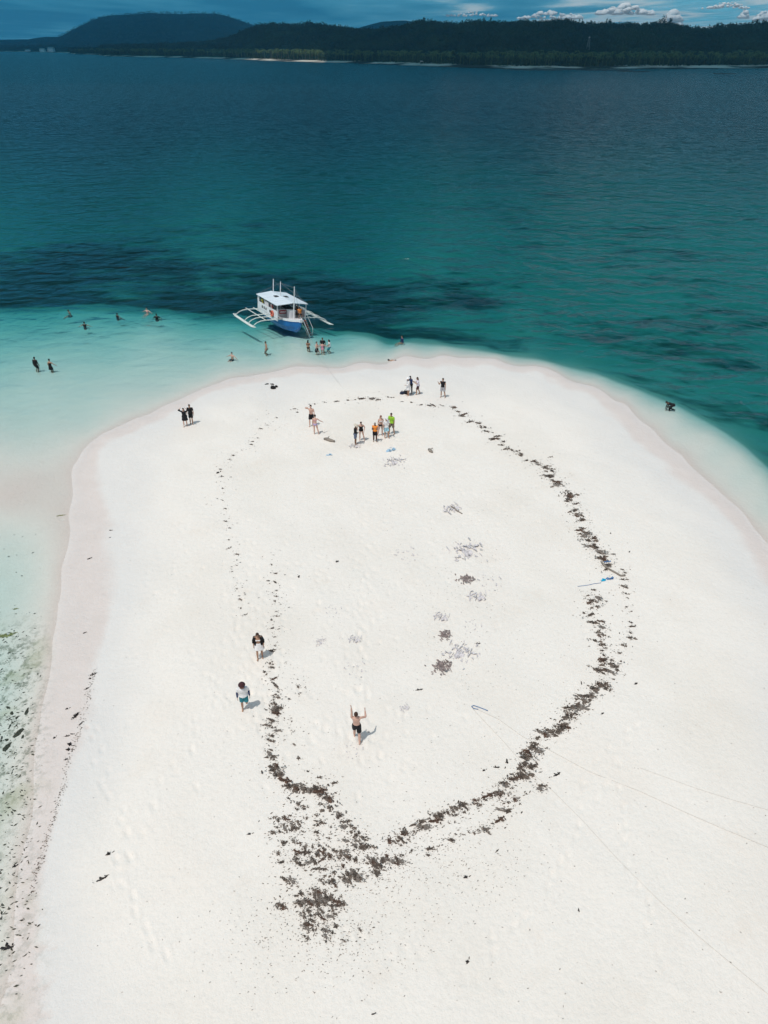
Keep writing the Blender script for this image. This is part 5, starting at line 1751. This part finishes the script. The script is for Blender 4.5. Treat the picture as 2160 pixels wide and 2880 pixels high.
for u, v, s_ in lag:
    x, y, z = place(u, v)
    put(ROCK_ME[int(u + v) % 5], 'lagoon_rock', x, y, z - .04, s_ * .64, RNG.uniform(0, 6), 'dark weedy stone on the floor of the clear lagoon at the left edge', 'stone', 'dark stones in the left lagoon', sx=1.3, sy=.8, sz=.6)
lu, lv = RNG.uniform(-20, 120, 900), RNG.uniform(1500, 2800, 900)
wgt = np.clip((lv - 1600) / 300, .15, 1) * np.clip((135 - lu) / 90, 0, 1) * np.clip((2900 - lv) / 500, .3, 1)
ok = RNG.random(900) < wgt
cx_, cy_, cz_ = many_place(lu[ok], lv[ok])
crumbs('lagoon_rubble', 'small dark rubble and weed bits on the lagoon floor', list(zip(cx_, cy_, cz_, RNG.uniform(.05, .20, ok.sum()))), M_ROCK)
M_ALG = mat('yellow_algae', (.26, .27, .11), .9, .3, 5, .5)
for u, v, s_, lab in [(16, 1788, 1.0, 'yellow-green weed mat in the lagoon at the left edge'), (172, 1450, .42, 'small olive weed tuft on the submerged sand spit'), (46, 1712, .34, 'tiny yellow weed tuft above the larger mat')]:
    x, y, z = place(u, v)
    put(mesh_data('weed_mat', clump_mesh(int(u) + 800, 26, 1.6, .8, .16), M_ALG), 'weed_mat', x, y, z, s_, .2, lab, 'seaweed', sx=1.4, sy=.6, sz=.6)


# drift wood, ropes, scraps, bags
M_WOOD = mat('driftwood', (.26, .23, .20), .9, .3, 4, .5)
M_ROPE = mat('rope', (.58, .56, .52), .9, .2, 20)
M_BLUE = mat('blue_plastic', (.09, .20, .40), .5, .2, 8, .3)
M_CYAN = mat('cyan_plastic', (.01, .42, .68), .45, .2, 8, .3)


def log(label, u, v, L, r_, rot):
    x, y, z = place(u, v)
    mb = MB()
    ps = [Vector((-L / 2, 0, 0)), Vector((-L / 4, .03, .01)), Vector((L * .1, -.02, .02)), Vector((L / 2, .04, 0))]
    mb.tube(ps, [r_ * .6, r_, r_ * .95, r_ * .5], 9)
    mb.tube([ps[1], ps[1] + Vector((.05, r_ * 2.2, r_ * .9))], [r_ * .4, r_ * .2], 6)
    o = mb.build('driftwood_log', M_WOOD, None, True)
    o.location = (x, y, z + r_ * .6); o.rotation_euler = (0, 0, rot)
    tag(o, label, 'driftwood')


log('pale grey driftwood log lying left of the group of visitors', 926, 1240, .95, .13, -.5)
log('short grey log lying right of the group of visitors', 1210, 1270, .55, .12, -1.1)
log('thin grey stick in the coral heap of the upper ring', 1282, 1435, 1.2, .05, -.95)


def path_tube(name, label, cat, uv, r_, m, lift=.01, grp=None):
    P = []
    for (a, b) in zip(uv[:-1], uv[1:]):
        n = max(2, int(math.hypot(b[0] - a[0], b[1] - a[1]) / 25))
        for k in range(n): P.append((a[0] + (b[0] - a[0]) * k / n, a[1] + (b[1] - a[1]) * k / n))
    P.append(uv[-1])
    X_, Y_, Z_ = many_place([p[0] for p in P], [p[1] for p in P])
    mb = MB(); mb.tube([(x, y, z + lift) for x, y, z in zip(X_, Y_, Z_)], r_, 6)
    return tag(mb.build(name, m, None, True), label, cat, grp)


path_tube('rope', 'long thin rope running across the sand to the lower right corner', 'rope', [(1330, 1994), (1365, 2032), (1420, 2090), (1480, 2160), (1560, 2230), (1640, 2310), (1740, 2420), (1850, 2530), (1960, 2630), (2080, 2730), (2200, 2830)], .007, M_ROPE)
path_tube('rope', 'thin rope running right across the sand from the blue hook', 'rope', [(1330, 1990), (1400, 2022), (1470, 2072), (1545, 2110), (1660, 2172), (1800, 2226), (1920, 2282), (2040, 2334), (2200, 2400)], .008, M_ROPE)
path_tube('rope', 'faint rope on the sand at the right edge above the other ropes', 'rope', [(1800, 2160), (1950, 2215), (2060, 2250), (2200, 2290)], .006, M_ROPE)
path_tube('rope', 'blue looped rope end inside the ring', 'rope', [(1345, 1996), (1332, 1994), (1326, 1988), (1332, 1985), (1352, 1992), (1372, 2000)], .017, M_BLUE, .03)
path_tube('rope', 'thin blue cord trailing left from the cyan scrap', 'rope', [(1690, 1640), (1672, 1642), (1655, 1646), (1625, 1650)], .013, M_BLUE, .02)
path_tube('driftwood_branch', 'curved grey branch lying across the right arm of the ring', 'branch', [(1692, 1584), (1700, 1594), (1715, 1604), (1730, 1612), (1745, 1621), (1758, 1620)], .05, M_WOOD, .06)
x, y, z = place(985, 1118)
bow = BOAT_M @ Vector((4.75, 0, 1.35))
mb = MB()
mb.tube([tuple(bow + (Vector((x, y, z + .02)) - bow) * t - Vector((0, 0, .55 * math.sin(math.pi * t)))) for t in np.linspace(0, 1, 14)], .008, 6)
tag(mb.build('mooring_rope', M_ROPE, None, True), 'mooring rope running from the boat bow down to the sand', 'rope')


def scrap(name, label, u, v, s_, m, seed, cat='plastic scrap'):
    x, y, z = place(u, v)
    V, T = clump_mesh(seed, 14, 1.6, .7, .35, .35)
    put(mesh_data(name, (V, T), m), name, x, y, z, s_, .3, label, cat, sx=1.1, sy=.8)


scrap('plastic_scrap', 'bright cyan plastic scrap caught in the right arm of the ring', 1697, 1633, .46, M_CYAN, 901)
scrap('plastic_scrap', 'blue plastic scrap right of the cyan one', 1718, 1629, .48, M_BLUE, 902)
scrap('plastic_scrap', 'dark blue net scrap above the curved grey branch', 1707, 1581, .36, M_BLUE, 903)
scrap('plastic_scrap', 'pale blue plastic scrap in front of the group of visitors', 1100, 1268, .75, mat('pale_blue_plastic', (.35, .55, .72), .5), 904)
scrap('plastic_scrap', 'faint pale blue scrap left of the group of visitors', 930, 1280, .45, mat('pale_blue_plastic', (.35, .55, .72), .5), 905)


def bag(label, u, v, s_, m):
    x, y, z = place(u, v)
    e = empty('bag', (x, y, z), (0, 0, RNG.uniform(-.5, .5)))
    e.scale = (s_, s_, s_)
    X, Y, Z = Vector((1, 0, 0)), Vector((0, 1, 0)), Vector((0, 0, 1))
    b = MB(); b.loft([(Vector((0, 0, 0)), X, Y, .30, .18), (Vector((0, 0, .08)), X, Y, .36, .22), (Vector((.02, 0, .24)), X, Y, .33, .20), (Vector((0, .01, .36)), X, Y, .22, .10), (Vector((0, .01, .40)), X, Y, .10, .05)], 14)
    b.build('sack', m, e, True)
    h_ = MB(); h_.tube([(-.18, 0, .34), (-.12, .0, .48), (.0, .02, .53), (.12, 0, .48), (.18, 0, .34)], .018, 6)
    h_.build('strap', m, e, True)
    MB().box(-.14, .14, -.235, -.20, .07, .22).build('pocket', m, e)
    tag(e, label, 'bag')


M_NB = mat('navy_canvas', (.02, .03, .06), .8, .2, 6)
M_KB = mat('black_canvas', (.012, .012, .013), .8, .2, 6)
bag('navy bag lying left of the black bag by the white-clad person', 1131, 1108, .62, M_NB)
bag('black bag at the feet of the white-clad person', 1141, 1107, .72, M_KB)
bag('black bag left alone near the water edge on the far left', 768, 1093, .72, M_KB)
bag('small round black pouch beside the lone bag near the water', 777, 1089, .42, M_KB)


def sandal(label, u, v, rot):
    x, y, z = place(u, v)
    e = empty('sandal', (x, y, z + .01), (0, 0, rot))
    X, Y, Z = Vector((1, 0, 0)), Vector((0, 1, 0)), Vector((0, 0, 1))
    b = MB()
    n = 14
    ring = [(.13 * math.cos(a) + .01, (.05 + .012 * math.cos(a)) * math.sin(a)) for a in [2 * math.pi * k / n for k in range(n)]]
    b.add([(p, q, 0) for p, q in ring] + [(p, q, .025) for p, q in ring], [tuple(range(n - 1, -1, -1)), tuple(range(n, 2 * n))] + [(k, (k + 1) % n, n + (k + 1) % n, n + k) for k in range(n)])
    b.build('sole', M_KB, e)
    MB().tube([(.0, -.05, .02), (.05, 0, .06), (.0, .05, .02)], .012, 6).build('strap', M_KB, e)
    e.scale = (1.5, 1.5, 1.5)
    tag(e, label, 'sandal')


sandal('dark sandal lying nearest the water, left of the lone bag', 750, 1081, .4)
sandal('dark sandal lying between the first sandal and the lone bag', 765, 1081, -.3)
